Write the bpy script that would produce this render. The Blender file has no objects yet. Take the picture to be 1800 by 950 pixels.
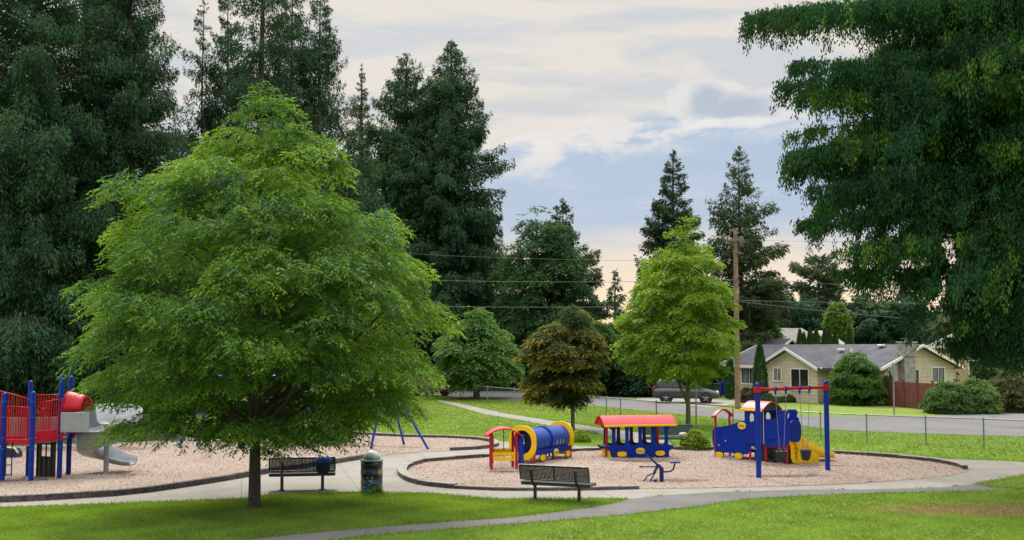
import bpy, math, random
import numpy as np
from math import radians as RAD, sin, cos, pi, atan, atan2, sqrt
SC = bpy.context.scene
COL = SC.collection
# ------------------------------------------------------------------ camera
F = 1900.0; HC = 3.9; PITCH = atan(133/1900.0)
cam = bpy.data.cameras.new('camera'); camo = bpy.data.objects.new('camera', cam); COL.objects.link(camo)
cam.lens = 36*F/1800; cam.sensor_width = 36; cam.clip_end = 6000; cam.clip_start = .1
camo.location = (0, 0, HC); camo.rotation_euler = (pi/2+PITCH, 0, 0)
SC.camera = camo
SC.view_settings.view_transform = 'Standard'; SC.view_settings.look = 'None'
SC.view_settings.exposure = 0.0; SC.view_settings.gamma = 1.0
SC.cycles.max_bounces = 6; SC.cycles.diffuse_bounces = 3; SC.cycles.transmission_bounces = 4
SC.cycles.transparent_max_bounces = 8; SC.cycles.glossy_bounces = 2
SC.cycles.use_denoising = True
# ------------------------------------------------------------------ node helper
class NT:
    def __init__(s, tree): s.t = tree; s.n = tree.nodes; s.l = tree.links
    def new(s, kind, **kw):
        nd = s.n.new(kind)
        for k, v in kw.items(): setattr(nd, k, v)
        return nd
    def put(s, inp, v):
        if isinstance(v, bpy.types.NodeSocket): s.l.new(v, inp)
        elif isinstance(v, (tuple, list)) and len(v) == 3 and inp.type == 'RGBA': inp.default_value = (*v, 1)
        else: inp.default_value = v
    def m(s, op, a, b=None, c=None, clamp=False):
        nd = s.new('ShaderNodeMath', operation=op, use_clamp=clamp)
        s.put(nd.inputs[0], a)
        if b is not None: s.put(nd.inputs[1], b)
        if c is not None: s.put(nd.inputs[2], c)
        return nd.outputs[0]
    def mix(s, f, a, b, blend='MIX'):
        nd = s.new('ShaderNodeMix', data_type='RGBA', blend_type=blend)
        s.put(nd.inputs[0], f); s.put(nd.inputs[6], a); s.put(nd.inputs[7], b)
        return nd.outputs[2]
    def smooth(s, v, a, b):
        nd = s.new('ShaderNodeMapRange', interpolation_type='SMOOTHSTEP')
        s.put(nd.inputs[0], v); s.put(nd.inputs[1], a); s.put(nd.inputs[2], b)
        return nd.outputs[0]
    def noise(s, vec, scale, detail=4, rough=.55, dist=0.0):
        nd = s.new('ShaderNodeTexNoise')
        if vec is not None: s.put(nd.inputs['Vector'], vec)
        nd.inputs['Scale'].default_value = scale; nd.inputs['Detail'].default_value = detail
        nd.inputs['Roughness'].default_value = rough; nd.inputs['Distortion'].default_value = dist
        return nd.outputs[0]
    def comb(s, x, y, z):
        nd = s.new('ShaderNodeCombineXYZ'); s.put(nd.inputs[0], x); s.put(nd.inputs[1], y); s.put(nd.inputs[2], z); return nd.outputs[0]
    def sep(s, v):
        nd = s.new('ShaderNodeSeparateXYZ'); s.put(nd.inputs[0], v); return nd.outputs
# ------------------------------------------------------------------ world sky
SUN_EL, SUN_ROT = 48.0, -14.0          # sun beyond the far trees, a little left
w = bpy.data.worlds.new('World'); SC.world = w; w.use_nodes = True
T = NT(w.node_tree); T.n.clear()
tc = T.new('ShaderNodeTexCoord'); X, Y_, Z = T.sep(tc.outputs['Generated'])
sky = T.new('ShaderNodeTexSky', sky_type='NISHITA', sun_disc=False)
sky.sun_elevation = RAD(SUN_EL); sky.sun_rotation = RAD(SUN_ROT); sky.air_density = 1.2; sky.dust_density = 2.0
nish = T.mix(1.0, sky.outputs[0], (0.10, 0.10, 0.10), 'MULTIPLY')
n1 = T.noise(T.comb(T.m('MULTIPLY', X, 3.0), T.m('MULTIPLY', Y_, 1.5), T.m('MULTIPLY', Z, 16.0)), 2.2, 6, .55, .3)   # flat streaks
n2 = T.noise(T.comb(T.m('MULTIPLY', X, 6.0), T.m('MULTIPLY', Y_, 2.0), T.m('MULTIPLY', Z, 14.0)), 3.2, 8, .6, .4)    # wisps
n3 = T.noise(T.comb(T.m('MULTIPLY', X, 10.0), T.m('MULTIPLY', Y_, 10.0), T.m('MULTIPLY', Z, 15.0)), 2.6, 7, .55, .3)
cream = (.83, .76, .685); lav = (.655, .66, .68); blue = (.465, .565, .72); white = (.88, .82, .77); peach = (1.12, .86, .57)
up = T.mix(T.smooth(n1, .40, .60), lav, cream)
# clear band under the cloud line
line = T.m('ADD', .183, T.m('MULTIPLY', X, .16))
dz = T.m('ADD', T.m('SUBTRACT', Z, line), T.m('MULTIPLY', T.m('SUBTRACT', n2, .5), .05))
bl = T.mix(T.smooth(n1, .45, .75), blue, (.55, .61, .76))
low = T.mix(T.smooth(T.m('ADD', Z, T.m('MULTIPLY', T.m('SUBTRACT', n1, .5), .10)), .075, .125), T.mix(T.smooth(Z, .02, .10), peach, (.84, .75, .67)), bl)
leftw = T.m('MULTIPLY', T.smooth(X, -.12, .0), T.smooth(X, .60, .38))
body = T.mix(T.smooth(dz, -.012, .012), T.mix(leftw, up, low), up)
# wisps along the line
wm = T.m('MULTIPLY', T.smooth(T.m('ABSOLUTE', T.m('ADD', dz, .004)), .032, .004), T.smooth(n2, .40, .56))
body = T.mix(T.m('MULTIPLY', wm, .85), body, white)
ls = T.m('MULTIPLY', T.smooth(n1, .57, .66), T.m('MULTIPLY', T.smooth(Z, .03, .07), T.smooth(Z, .16, .11)))
body = T.mix(T.m('MULTIPLY', ls, .65), body, (.93, .87, .78))
# cumulus
def ell(x0, z0, rx, rz):
    a = T.m('DIVIDE', T.m('SUBTRACT', X, x0), rx); b = T.m('DIVIDE', T.m('SUBTRACT', Z, z0), rz)
    return T.m('SQRT', T.m('ADD', T.m('MULTIPLY', a, a), T.m('MULTIPLY', b, b)))
e = T.m('MINIMUM', T.m('MINIMUM', ell(.168, .221, .021, .019), ell(.195, .220, .018, .016)), ell(.208, .213, .042, .011))
e = T.m('ADD', e, T.m('MULTIPLY', T.m('SUBTRACT', n3, .5), 1.5))
frontm = T.smooth(Y_, 0.0, .3)
inside = T.m('MULTIPLY', T.smooth(e, 1.26, .98), frontm)
n4 = T.noise(T.comb(T.m('MULTIPLY', X, 14.0), T.m('MULTIPLY', Y_, 10.0), T.m('MULTIPLY', Z, 24.0)), 3.1, 6, .6, .2)
ec = T.m('ADD', T.m('MINIMUM', ell(.199, .2125, .040, .0125), ell(.176, .2185, .016, .015)), T.m('MULTIPLY', T.m('SUBTRACT', n4, .5), 1.1))
core = T.m('MULTIPLY', T.smooth(ec, 1.45, .45), .95)
body = T.mix(T.m('MULTIPLY', inside, .95), body, T.mix(core, (.80, .775, .75), (.46, .52, .62)))
e2 = T.m('ADD', ell(.188, .200, .034, .004), T.m('MULTIPLY', T.m('SUBTRACT', n3, .5), 2.2))
body = T.mix(T.m('MULTIPLY', T.smooth(e2, 1.6, .6), T.m('MULTIPLY', frontm, .7)), body, (.90, .87, .85))
# cloud deck gets brighter towards the zenith, as an overcast does
lift = T.m('ADD', 1.0, T.m('MULTIPLY', T.smooth(Z, .34, .85), 2.6))
body = T.mix(1.0, body, T.comb(T.m('MULTIPLY', lift, .985), lift, T.m('ADD', T.m('MULTIPLY', lift, 1.04), -.04)), 'MULTIPLY')
ground = T.smooth(Z, -.02, .0)
body = T.mix(ground, (.10, .11, .09), body)
tot = T.mix(.92, nish, body)
bg = T.new('ShaderNodeBackground'); T.l.new(tot, bg.inputs[0]); bg.inputs[1].default_value = 1.0
out = T.new('ShaderNodeOutputWorld'); T.l.new(bg.outputs[0], out.inputs[0])
# ------------------------------------------------------------------ sun (veiled by the cloud deck)
sl = bpy.data.lights.new('sun', 'SUN'); sl.energy = 3.0; sl.angle = RAD(12); sl.color = (1, .93, .82)
so = bpy.data.objects.new('sun', sl); COL.objects.link(so)
so.rotation_euler = (RAD(90-SUN_EL), 0, RAD(180-SUN_ROT)); so.location = (0, 0, 60)
# ------------------------------------------------------------------ pixel -> world
def ray(px, py):
    dx = (px-900)/F; dy = (475-py)/F
    return (dx, cos(PITCH)-dy*sin(PITCH), sin(PITCH)+dy*cos(PITCH))
def G(px, py, z=0.0):
    d = ray(px, py); t = (z-HC)/d[2]; return (d[0]*t, d[1]*t, z)
def AT(px, py, Y):
    d = ray(px, py); t = Y/d[1]; return (d[0]*t, Y, HC+d[2]*t)
# ------------------------------------------------------------------ materials
MATS = {}
def mat(name, color, rough=.6, vary=.12, scale=6.0, bump=.0, bscale=40.0, metal=0.0, color2=None, c2=.5, spec=.5, coat=0.0, dirt=0.0):
    m_ = bpy.data.materials.new(name); m_.use_nodes = True; t = NT(m_.node_tree)
    b = t.n['Principled BSDF']; co = t.new('ShaderNodeTexCoord').outputs['Object']
    nz = t.noise(co, scale, 5, .6)
    c2_ = color2 or tuple(max(0, c*(1-vary*2)) for c in color)
    ca = tuple(min(1, c*(1+vary)) for c in color)
    fac = t.smooth(nz, .5-c2*.5, .5+c2*.5)
    colr = t.mix(fac, ca, c2_)
    if dirt > 0:
        dn = t.noise(co, 1.7, 6, .7); colr = t.mix(t.m('MULTIPLY', t.smooth(dn, .5, .72), dirt), colr, (.16, .14, .12))
    t.l.new(colr, b.inputs['Base Color'])
    rr = t.m('ADD', rough-.08, t.m('MULTIPLY', nz, .16)); t.l.new(rr, b.inputs['Roughness'])
    b.inputs['Metallic'].default_value = metal; b.inputs['Specular IOR Level'].default_value = spec
    b.inputs['Coat Weight'].default_value = coat
    if bump > 0:
        bn = t.new('ShaderNodeBump'); bn.inputs['Strength'].default_value = bump; bn.inputs['Distance'].default_value = .02
        t.l.new(t.noise(co, bscale, 6, .65), bn.inputs['Height']); t.l.new(bn.outputs[0], b.inputs['Normal'])
    MATS[name] = m_; return m_
def leafmat(name, trans=.45, gloss=.08, rough=.45, gain=1.0):
    m_ = bpy.data.materials.new(name); m_.use_nodes = True; t = NT(m_.node_tree); t.n.clear()
    at = t.new('ShaderNodeAttribute', attribute_name='Col')
    col = t.mix(1.0, at.outputs['Color'], (gain, gain, gain), 'MULTIPLY')
    d = t.new('ShaderNodeBsdfDiffuse'); t.l.new(col, d.inputs[0])
    tr = t.new('ShaderNodeBsdfTranslucent')
    t.l.new(t.mix(1.0, col, (1.35, 1.25, .45), 'MULTIPLY'), tr.inputs[0])
    mx = t.new('ShaderNodeMixShader'); mx.inputs[0].default_value = trans
    t.l.new(d.outputs[0], mx.inputs[1]); t.l.new(tr.outputs[0], mx.inputs[2])
    g = t.new('ShaderNodeBsdfGlossy'); g.inputs['Roughness'].default_value = rough; g.inputs[0].default_value = (.8, .9, 1, 1)
    mx2 = t.new('ShaderNodeMixShader'); mx2.inputs[0].default_value = gloss
    t.l.new(mx.outputs[0], mx2.inputs[1]); t.l.new(g.outputs[0], mx2.inputs[2])
    o = t.new('ShaderNodeOutputMaterial'); t.l.new(mx2.outputs[0], o.inputs[0])
    MATS[name] = m_; return m_
M = MATS
# ------------------------------------------------------------------ object helpers
def tag(o, label=None, cat=None, group=None, kind=None):
    if label: o['label'] = label
    if cat: o['category'] = cat
    if group: o['group'] = group
    if kind: o['kind'] = kind
    return o
def thing(name, label, cat, loc=(0, 0, 0), rotz=0.0, group=None):
    o = bpy.data.objects.new(name, None); COL.objects.link(o); o.empty_display_size = .2
    o.location = loc; o.rotation_euler = (0, 0, rotz)
    return tag(o, label, cat, group)
def link(name, me, m_, parent=None):
    o = bpy.data.objects.new(name, me); COL.objects.link(o)
    if m_ is not None:
        me.materials.clear(); me.materials.append(M[m_] if isinstance(m_, str) else m_)
    if parent is not None: o.parent = parent
    return o
def dup_tree(o, loc=None, rotz=None, scale=None, parent=None):
    kids = list(o.children)
    c = o.copy(); COL.objects.link(c); c.parent = parent
    if loc is not None: c.location = loc
    if rotz is not None: c.rotation_euler = (0, 0, rotz)
    if scale is not None: c.scale = scale
    for k in kids: dup_tree(k, parent=c)
    return c
def V(*a): return np.array(a, float)
def unit(v): v = np.asarray(v, float); return v/(np.linalg.norm(v)+1e-12)
class MB:
    def __init__(s): s.v = []; s.f = []; s.sm = []
    def add(s, vs, fs, smooth=False):
        n = len(s.v); s.v += [tuple(map(float, p)) for p in vs]; s.f += [tuple(i+n for i in f) for f in fs]; s.sm += [smooth]*len(fs)
        return s
    def box(s, c, size, rz=0.0, bev=.0, rot=None):
        hx, hy, hz = [q/2 for q in size]; b = min(bev, hx*.9, hy*.9, hz*.9)
        if b <= 0:
            vs = [(x*hx, y*hy, z*hz) for z in (-1, 1) for x, y in ((-1, -1), (1, -1), (1, 1), (-1, 1))]
            fs = [(3, 2, 1, 0), (4, 5, 6, 7), (0, 1, 5, 4), (1, 2, 6, 5), (2, 3, 7, 6), (3, 0, 4, 7)]
        else:
            ring = [(-hx+b, -hy), (hx-b, -hy), (hx, -hy+b), (hx, hy-b), (hx-b, hy), (-hx+b, hy), (-hx, hy-b), (-hx, -hy+b)]
            inn = [(x*(hx-b)/hx, y*(hy-b)/hy) for x, y in ring]
            vs = [(x, y, -hz) for x, y in inn]+[(x, y, -hz+b) for x, y in ring]+[(x, y, hz-b) for x, y in ring]+[(x, y, hz) for x, y in inn]
            fs = [tuple(range(7, -1, -1)), tuple(range(24, 32))]
            for k in range(3):
                for i in range(8):
                    j = (i+1) % 8; fs.append((k*8+i, k*8+j, k*8+8+j, k*8+8+i))
        vs = np.array(vs)
        if rot is not None: vs = vs @ np.array(rot).T
        ca, sa = cos(rz), sin(rz)
        return s.add([(c[0]+x*ca-y*sa, c[1]+x*sa+y*ca, c[2]+z) for x, y, z in vs], fs)
    def tube(s, pts, r, n=10, cap=True, smooth=True):
        pts = [np.array(p, float) for p in pts]; m_ = len(pts)
        rs = r if isinstance(r, (list, tuple, np.ndarray)) else [r]*m_
        vs = []; up = None
        for i in range(m_):
            d = unit(pts[min(i+1, m_-1)]-pts[max(i-1, 0)])
            if up is None: up = unit(np.cross(d, (0, 0, 1) if abs(d[2]) < .9 else (1, 0, 0)))
            up = unit(up-d*np.dot(up, d)); sd = np.cross(d, up)
            for k in range(n):
                a = 2*pi*k/n; vs.append(pts[i]+rs[i]*(up*cos(a)+sd*sin(a)))
        fs = [(i*n+k, i*n+(k+1) % n, (i+1)*n+(k+1) % n, (i+1)*n+k) for i in range(m_-1) for k in range(n)]
        s.add(vs, fs, smooth)
        if cap:
            s.add(vs[:n], [tuple(range(n-1, -1, -1))]); s.add(vs[-n:], [tuple(range(n))])
        return s
    def lathe(s, prof, c=(0, 0, 0), n=24, smooth=True, axis='z', rz=0.0):
        vs = []
        for r, z in prof:
            for k in range(n):
                a = 2*pi*k/n; p = (r*cos(a), r*sin(a), z)
                if axis == 'y': p = (p[0], p[2], p[1])
                if axis == 'x': p = (p[2], p[0], p[1])
                x, y = p[0]*cos(rz)-p[1]*sin(rz), p[0]*sin(rz)+p[1]*cos(rz)
                vs.append((c[0]+x, c[1]+y, c[2]+p[2]))
        fs = [(i*n+k, i*n+(k+1) % n, (i+1)*n+(k+1) % n, (i+1)*n+k) for i in range(len(prof)-1) for k in range(n)]
        s.add(vs, fs, smooth)
        s.add(vs[:n], [tuple(range(n))]); s.add(vs[-n:], [tuple(range(n))]); return s
    def slab(s, pts, th):
        n = len(pts); p = [tuple(q) for q in pts]
        s.add(p+[(x, y, z-th) for x, y, z in p], [tuple(range(n)), tuple(range(2*n-1, n-1, -1))]+[(i, i+n, (i+1) % n+n, (i+1) % n) for i in range(n)])
        return s
    def prism(s, poly, z0, z1):      # poly xy
        n = len(poly)
        s.add([(x, y, z0) for x, y in poly]+[(x, y, z1) for x, y in poly], [tuple(range(n-1, -1, -1)), tuple(range(n, 2*n))]+[(i, (i+1) % n, (i+1) % n+n, i+n) for i in range(n)])
        return s
    def sweep(s, path, prof, ns=None, cap=True, smooth=True):
        """closed profile [(a,b)] : a along the horizontal side vector, b up"""
        path = [np.array(p, float) for p in path]; k = len(prof); vs = []
        for i in range(len(path)):
            d = unit(path[min(i+1, len(path)-1)]-path[max(i-1, 0)])
            sd = unit(np.cross(d, (0, 0, 1))); u = np.cross(sd, d)
            for a, b in prof: vs.append(path[i]+sd*a+u*b)
        fs = [(i*k+j, i*k+(j+1) % k, (i+1)*k+(j+1) % k, (i+1)*k+j) for i in range(len(path)-1) for j in range(k)]
        s.add(vs, fs, smooth)
        if cap: s.add(vs[:k], [tuple(range(k-1, -1, -1))]); s.add(vs[-k:], [tuple(range(k))])
        return s
    def plate(s, outline, holes=(), th=.04, o=(0, 0, 0), rz=0.0, flat=False, bev=.0):
        """outline in local x,z ; thickness along local y (or z when flat)"""
        cu = bpy.data.curves.new('tmp', 'CURVE'); cu.dimensions = '2D'; cu.fill_mode = 'BOTH'; cu.extrude = th/2; cu.bevel_depth = bev
        for lp in [outline]+list(holes):
            sp = cu.splines.new('POLY'); sp.points.add(len(lp)-1); sp.use_cyclic_u = True
            for i, (a, b) in enumerate(lp): sp.points[i].co = (a, b, 0, 1)
        ob = bpy.data.objects.new('tmp', cu); me = bpy.data.meshes.new_from_object(ob)
        vs = []; ca, sa = cos(rz), sin(rz)
        for v in me.vertices:
            x, y, z = (v.co.x, v.co.z, v.co.y) if not flat else (v.co.x, v.co.y, v.co.z)
            vs.append((o[0]+x*ca-y*sa, o[1]+x*sa+y*ca, o[2]+z))
        s.add(vs, [tuple(p.vertices) for p in me.polygons])
        bpy.data.objects.remove(ob); bpy.data.curves.remove(cu); bpy.data.meshes.remove(me)
        return s
    def build(s, name, m_, parent=None, world=False, kind=None):
        me = bpy.data.meshes.new(name)
        vs = s.v
        if world and parent is not None:
            l = parent.location; vs = [(x-l[0], y-l[1], z-l[2]) for x, y, z in vs]
        me.from_pydata(vs, [], s.f); me.polygons.foreach_set('use_smooth', s.sm); me.update()
        o = link(name, me, m_, parent)
        if kind: o['kind'] = kind
        return o
def ellipse(cx, cz, rx, rz, n=24, p=2.0):
    r_ = []
    for k in range(n):
        a = 2*pi*k/n; c, s_ = cos(a), sin(a)
        r_.append((cx+rx*math.copysign(abs(c)**(2/p), c), cz+rz*math.copysign(abs(s_)**(2/p), s_)))
    return r_
def quads(name, Q, C):
    n = len(Q); me = bpy.data.meshes.new(name)
    me.vertices.add(n*4); me.vertices.foreach_set('co', np.ascontiguousarray(Q, dtype=np.float32).ravel())
    me.loops.add(n*4); me.loops.foreach_set('vertex_index', np.arange(n*4, dtype=np.int32))
    me.polygons.add(n); me.polygons.foreach_set('loop_start', np.arange(0, n*4, 4, dtype=np.int32))
    me.update(calc_edges=True)
    ca = me.color_attributes.new('Col', 'FLOAT_COLOR', 'POINT')
    cc = np.ones((n, 4, 4), np.float32); cc[:, :, :3] = np.asarray(C)[:, None, :]
    ca.data.foreach_set('color', cc.ravel()); return me
def nrm(a): return a/(np.linalg.norm(a, axis=-1, keepdims=True)+1e-9)
def rhombi(P, D, L, W, rng, roll=.9):
    """leaf blades: base P, direction D, length L, width W"""
    D = nrm(D); r = rng.normal(size=P.shape)*roll; r[:, 2] += 0.0
    side = nrm(np.cross(D, np.array([0, 0, 1.0])+r)); L = L[:, None]; W = W[:, None]
    mid = P+D*L*.42
    return np.stack([P, mid+side*W*.5, P+D*L, mid-side*W*.5], 1)
def inpoly(pts, poly):
    x, y = pts[:, 0], pts[:, 1]; r = np.zeros(len(pts), bool); n = len(poly); j = n-1
    for i in range(n):
        xi, yi = poly[i][0], poly[i][1]; xj, yj = poly[j][0], poly[j][1]
        c = ((yi > y) != (yj > y)) & (x < (xj-xi)*(y-yi)/((yj-yi)+1e-12)+xi); r ^= c; j = i
    return r
def dens(pl, step):
    """resample a closed polyline of (x,y)"""
    o = []
    for i in range(len(pl)):
        a = np.array(pl[i][:2]); b = np.array(pl[(i+1) % len(pl)][:2]); k = max(1, int(np.linalg.norm(b-a)/step))
        for q in range(k): o.append(tuple(a+(b-a)*q/k))
    return o
def smoothline(pts, it=2, closed=False):
    pts = [np.array(p[:2], float) for p in pts]
    for _ in range(it):
        o = [] if closed else [pts[0]]
        rng_ = range(len(pts)) if closed else range(len(pts)-1)
        for i in rng_:
            a, b = pts[i], pts[(i+1) % len(pts)]; o += [a*.75+b*.25, a*.25+b*.75]
        if not closed: o.append(pts[-1])
        pts = o
    return [tuple(p) for p in pts]
# ================================================================== GROUND
GP = lambda L: [G(x, y)[:2] for x, y in L]
conc = GP([(-80, 898), (0, 893), (120, 889), (250, 884), (360, 880), (430, 877), (470, 871), (560, 867), (640, 866), (760, 868), (850, 876), (880, 878), (1040, 877), (1104, 878),
  (1160, 872), (1250, 866), (1400, 862), (1520, 861), (1650, 858), (1716, 852), (1760, 843), (1800, 836), (1880, 831), (2000, 826), (2000, 815), (1880, 817), (1800, 814), (1775, 811), (1700, 809), (1618, 806),
  (1520, 800), (1458, 796), (1300, 790), (1186, 789), (1128, 785), (1060, 786), (1010, 784), (930, 779), (873, 776), (820, 770), (701, 768), (620, 762), (453, 759), (330, 760), (300, 776), (-80, 786)])
asph = GP([(1104, 878), (1072, 887), (1011, 897), (900, 910.6), (706, 924), (567, 935.6), (450, 948), (330, 962), (200, 985), (420, 992), (500, 966), (608, 946.7), (733, 935.6), (900, 922), (997, 914.7),
  (1100, 906), (1205, 894), (1316, 878.6), (1400, 873), (1555, 867), (1711, 864.4), (1800, 861), (1745, 858), (1716, 852), (1650, 858), (1520, 861), (1400, 862), (1250, 866), (1160, 872)])
path2 = GP([(769, 703.2), (800, 708), (875, 725), (940, 735.5), (1005, 745), (1060, 753), (1110, 759.5), (1150, 764), (1172, 772), (1186, 788), (1128, 786), (1102, 777), (1069, 767), (1040, 760.5), (980, 753), (920, 741), (855, 730), (800, 714), (769, 706.5)])
wedge = GP([(1716, 852), (1745, 858), (1800, 860.8), (1900, 867), (2000, 873), (2000, 827), (1880, 832), (1800, 836.5), (1760, 843.5)])
bedA = GP([(-80, 886), (0, 884), (70, 881), (150, 876), (230, 871), (300, 861), (341, 855), (438, 839), (470, 832.5), (585, 816.5), (640, 807.5), (690, 798.5), (785, 793), (857, 790), (880, 784), (873, 777), (820, 771), (701, 769), (620, 763), (453, 760), (330, 761), (300, 777), (-80, 787)])
bedB = GP([(697, 832), (702, 824), (722, 815), (768, 810), (820, 806.5), (857, 803.5), (1010, 793.5), (1186, 791), (1300, 792), (1458, 797), (1520, 801), (1600, 807), (1660, 814), (1700, 823), (1703, 828), (1690, 834), (1640, 841), (1500, 852), (1300, 858), (1136, 860), (1050, 862.5), (960, 863.5), (880, 863.5), (820, 861), (760, 857), (722, 850), (703, 841)])
def cr(pl, step=1.0): return dens(smoothline(pl, 2, True), step)
bedA = smoothline(bedA, 2, True); bedB = smoothline(bedB, 2, True)
roadN = [(690, 689), (760, 695), (809, 699.5), (905, 704), (1063, 715), (1160, 724), (1280, 737), (1390, 749), (1480, 757), (1600, 762), (1700, 765), (1800, 768), (1900, 771), (2100, 775)]
roadF = [(2100, 712), (1900, 717), (1800, 722), (1740, 726), (1667, 729.5), (1600, 733), (1480, 733), (1390, 731), (1300, 724), (1250, 718), (1164, 709), (1063, 696), (960, 687), (860, 679.5), (809, 677), (760, 675), (690, 672)]
road = GP(roadN+roadF)
drive = GP([(1120, 704.5), (1164, 708.5), (1250, 717.5), (1266, 715), (1285, 711), (1335, 708), (1335, 703), (1290, 703), (1240, 702), (1120, 698)])
def sheet(name, poly, z, m_, step=None, hole=None):
    mb = MB(); mb.plate(poly, [hole] if hole else [], th=.0, o=(0, 0, z), flat=True)
    return mb.build(name, m_)
# -- ground materials
def groundmat(name, fn, rough=.9, bump=.5, bs=60, bd=.02):
    m_ = bpy.data.materials.new(name); m_.use_nodes = True; t = NT(m_.node_tree); b = t.n['Principled BSDF']
    geo = t.new('ShaderNodeNewGeometry').outputs['Position']
    t.l.new(fn(t, geo), b.inputs['Base Color']); b.inputs['Roughness'].default_value = rough; b.inputs['Specular IOR Level'].default_value = .25
    bn = t.new('ShaderNodeBump'); bn.inputs['Strength'].default_value = bump; bn.inputs['Distance'].default_value = bd
    h = t.m('ADD', t.noise(geo, bs, 4, .7), t.m('MULTIPLY', t.noise(geo, bs/6, 3, .6), 1.2))
    t.l.new(h, bn.inputs['Height']); t.l.new(bn.outputs[0], b.inputs['Normal'])
    M[name] = m_; return m_
bp = G(1690, 893)
def patch(t, geo, cx, cy, rx, ry, ang=0, wob=.5):
    x, y, z = t.sep(geo)
    dx = t.m('SUBTRACT', x, cx); dy = t.m('SUBTRACT', y, cy); ca, sa = cos(ang), sin(ang)
    a = t.m('DIVIDE', t.m('ADD', t.m('MULTIPLY', dx, ca), t.m('MULTIPLY', dy, sa)), rx)
    b = t.m('DIVIDE', t.m('SUBTRACT', t.m('MULTIPLY', dy, ca), t.m('MULTIPLY', dx, sa)), ry)
    d = t.m('SQRT', t.m('ADD', t.m('MULTIPLY', a, a), t.m('MULTIPLY', b, b)))
    d = t.m('ADD', d, t.m('MULTIPLY', t.m('SUBTRACT', t.noise(geo, 1.3, 5, .65), .5), wob*2))
    return t.smooth(d, 1.0, .45)
def grasscol(t, geo):
    n = t.noise(geo, .35, 4, .6); n2 = t.noise(geo, 2.2, 5, .65); n3 = t.noise(geo, 14, 5, .7)
    c = t.mix(t.smooth(n, .35, .65), (.150, .270, .030), (.215, .330, .042))
    c = t.mix(t.m('MULTIPLY', t.smooth(n2, .46, .70), .7), c, (.27, .32, .07))
    c = t.mix(t.m('MULTIPLY', t.smooth(n3, .40, .62), .45), c, (.085, .18, .014))
    c = t.mix(t.m('MULTIPLY', t.smooth(n3, .62, .78), .4), c, (.27, .29, .09))
    yy = t.sep(geo)[1]; c = t.mix(t.m('MULTIPLY', t.smooth(yy, 58, 64), t.m('MULTIPLY', t.smooth(n2, .35, .62), .55)), c, (.26, .27, .07))
    dry = patch(t, geo, bp[0]+.4, bp[1]-.3, 3.9, 1.5, .05, .75)
    c = t.mix(t.m('MULTIPLY', dry, .85), c, t.mix(t.smooth(n3, .4, .6), (.20, .125, .060), (.29, .21, .10)))
    return c
groundmat('grass', grasscol, .95, .9, 45, .05)
def conccol(t, geo):
    n = t.noise(geo, .8, 5, .6); n2 = t.noise(geo, 9, 6, .7)
    c = t.mix(t.smooth(n, .3, .7), (.315, .303, .272), (.262, .252, .225))
    c = t.mix(t.m('MULTIPLY', t.smooth(n2, .45, .7), .35), c, (.19, .18, .165)); c = t.mix(t.m('MULTIPLY', t.smooth(t.noise(geo, .45, 6, .7), .52, .66), .35), c, (.17, .16, .14))
    x, y, z = t.sep(geo); u_ = t.m('ADD', t.m('MULTIPLY', x, .97), t.m('MULTIPLY', y, .24)); ln = t.smooth(t.m('ABSOLUTE', t.m('SUBTRACT', t.m('FRACT', t.m('DIVIDE', u_, 3.1)), .5)), .4945, .498)
    c = t.mix(t.m('MULTIPLY', ln, .6), c, (.10, .095, .085))
    return c
groundmat('concrete', conccol, .9, .25, 50, .01)
def cracks(t, geo, c, scale, width, amt, col):
    dn = t.new('ShaderNodeTexNoise'); dn.inputs['Scale'].default_value = 1.1; dn.inputs['Detail'].default_value = 4; t.l.new(geo, dn.inputs['Vector'])
    va = t.new('ShaderNodeVectorMath', operation='MULTIPLY_ADD'); t.l.new(dn.outputs['Color'], va.inputs[0]); va.inputs[1].default_value = (1.6, 1.6, 0); t.l.new(geo, va.inputs[2])
    vo = t.new('ShaderNodeTexVoronoi', feature='DISTANCE_TO_EDGE'); vo.inputs['Scale'].default_value = scale; t.l.new(va.outputs[0], vo.inputs['Vector'])
    k = t.m('MULTIPLY', t.smooth(vo.outputs['Distance'], width, width*.2), t.m('MULTIPLY', t.smooth(t.noise(geo, .22, 3), .46, .56), amt)); return t.mix(k, c, col)
def aspcol(t, geo):
    n = t.noise(geo, .6, 5, .6); n2 = t.noise(geo, 60, 4, .7)
    c = t.mix(t.smooth(n, .3, .7), (.165, .162, .158), (.130, .128, .127))
    c = cracks(t, geo, c, .45, .010, .8, (.05, .05, .045)); return t.mix(t.m('MULTIPLY', t.smooth(n2, .5, .7), .5), c, (.24, .235, .225))
groundmat('path_asphalt', aspcol, .92, .4, 90, .01)
def roadcol(t, geo):
    n = t.noise(geo, .25, 5, .6); n2 = t.noise(geo, 12, 4, .7)
    c = t.mix(t.smooth(n, .3, .7), (.190, .188, .195), (.150, .150, .158))
    c = cracks(t, geo, c, .16, .012, .8, (.06, .06, .062)); c = t.mix(t.m('MULTIPLY', patch(t, geo, *G(1800, 752)[:2], 1.7, .9, 0, .3), .6), c, (.07, .07, .072)); return t.mix(t.m('MULTIPLY', t.smooth(n2, .5, .7), .35), c, (.23, .225, .22))
groundmat('road_asphalt', roadcol, .85, .3, 30, .01)
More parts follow.
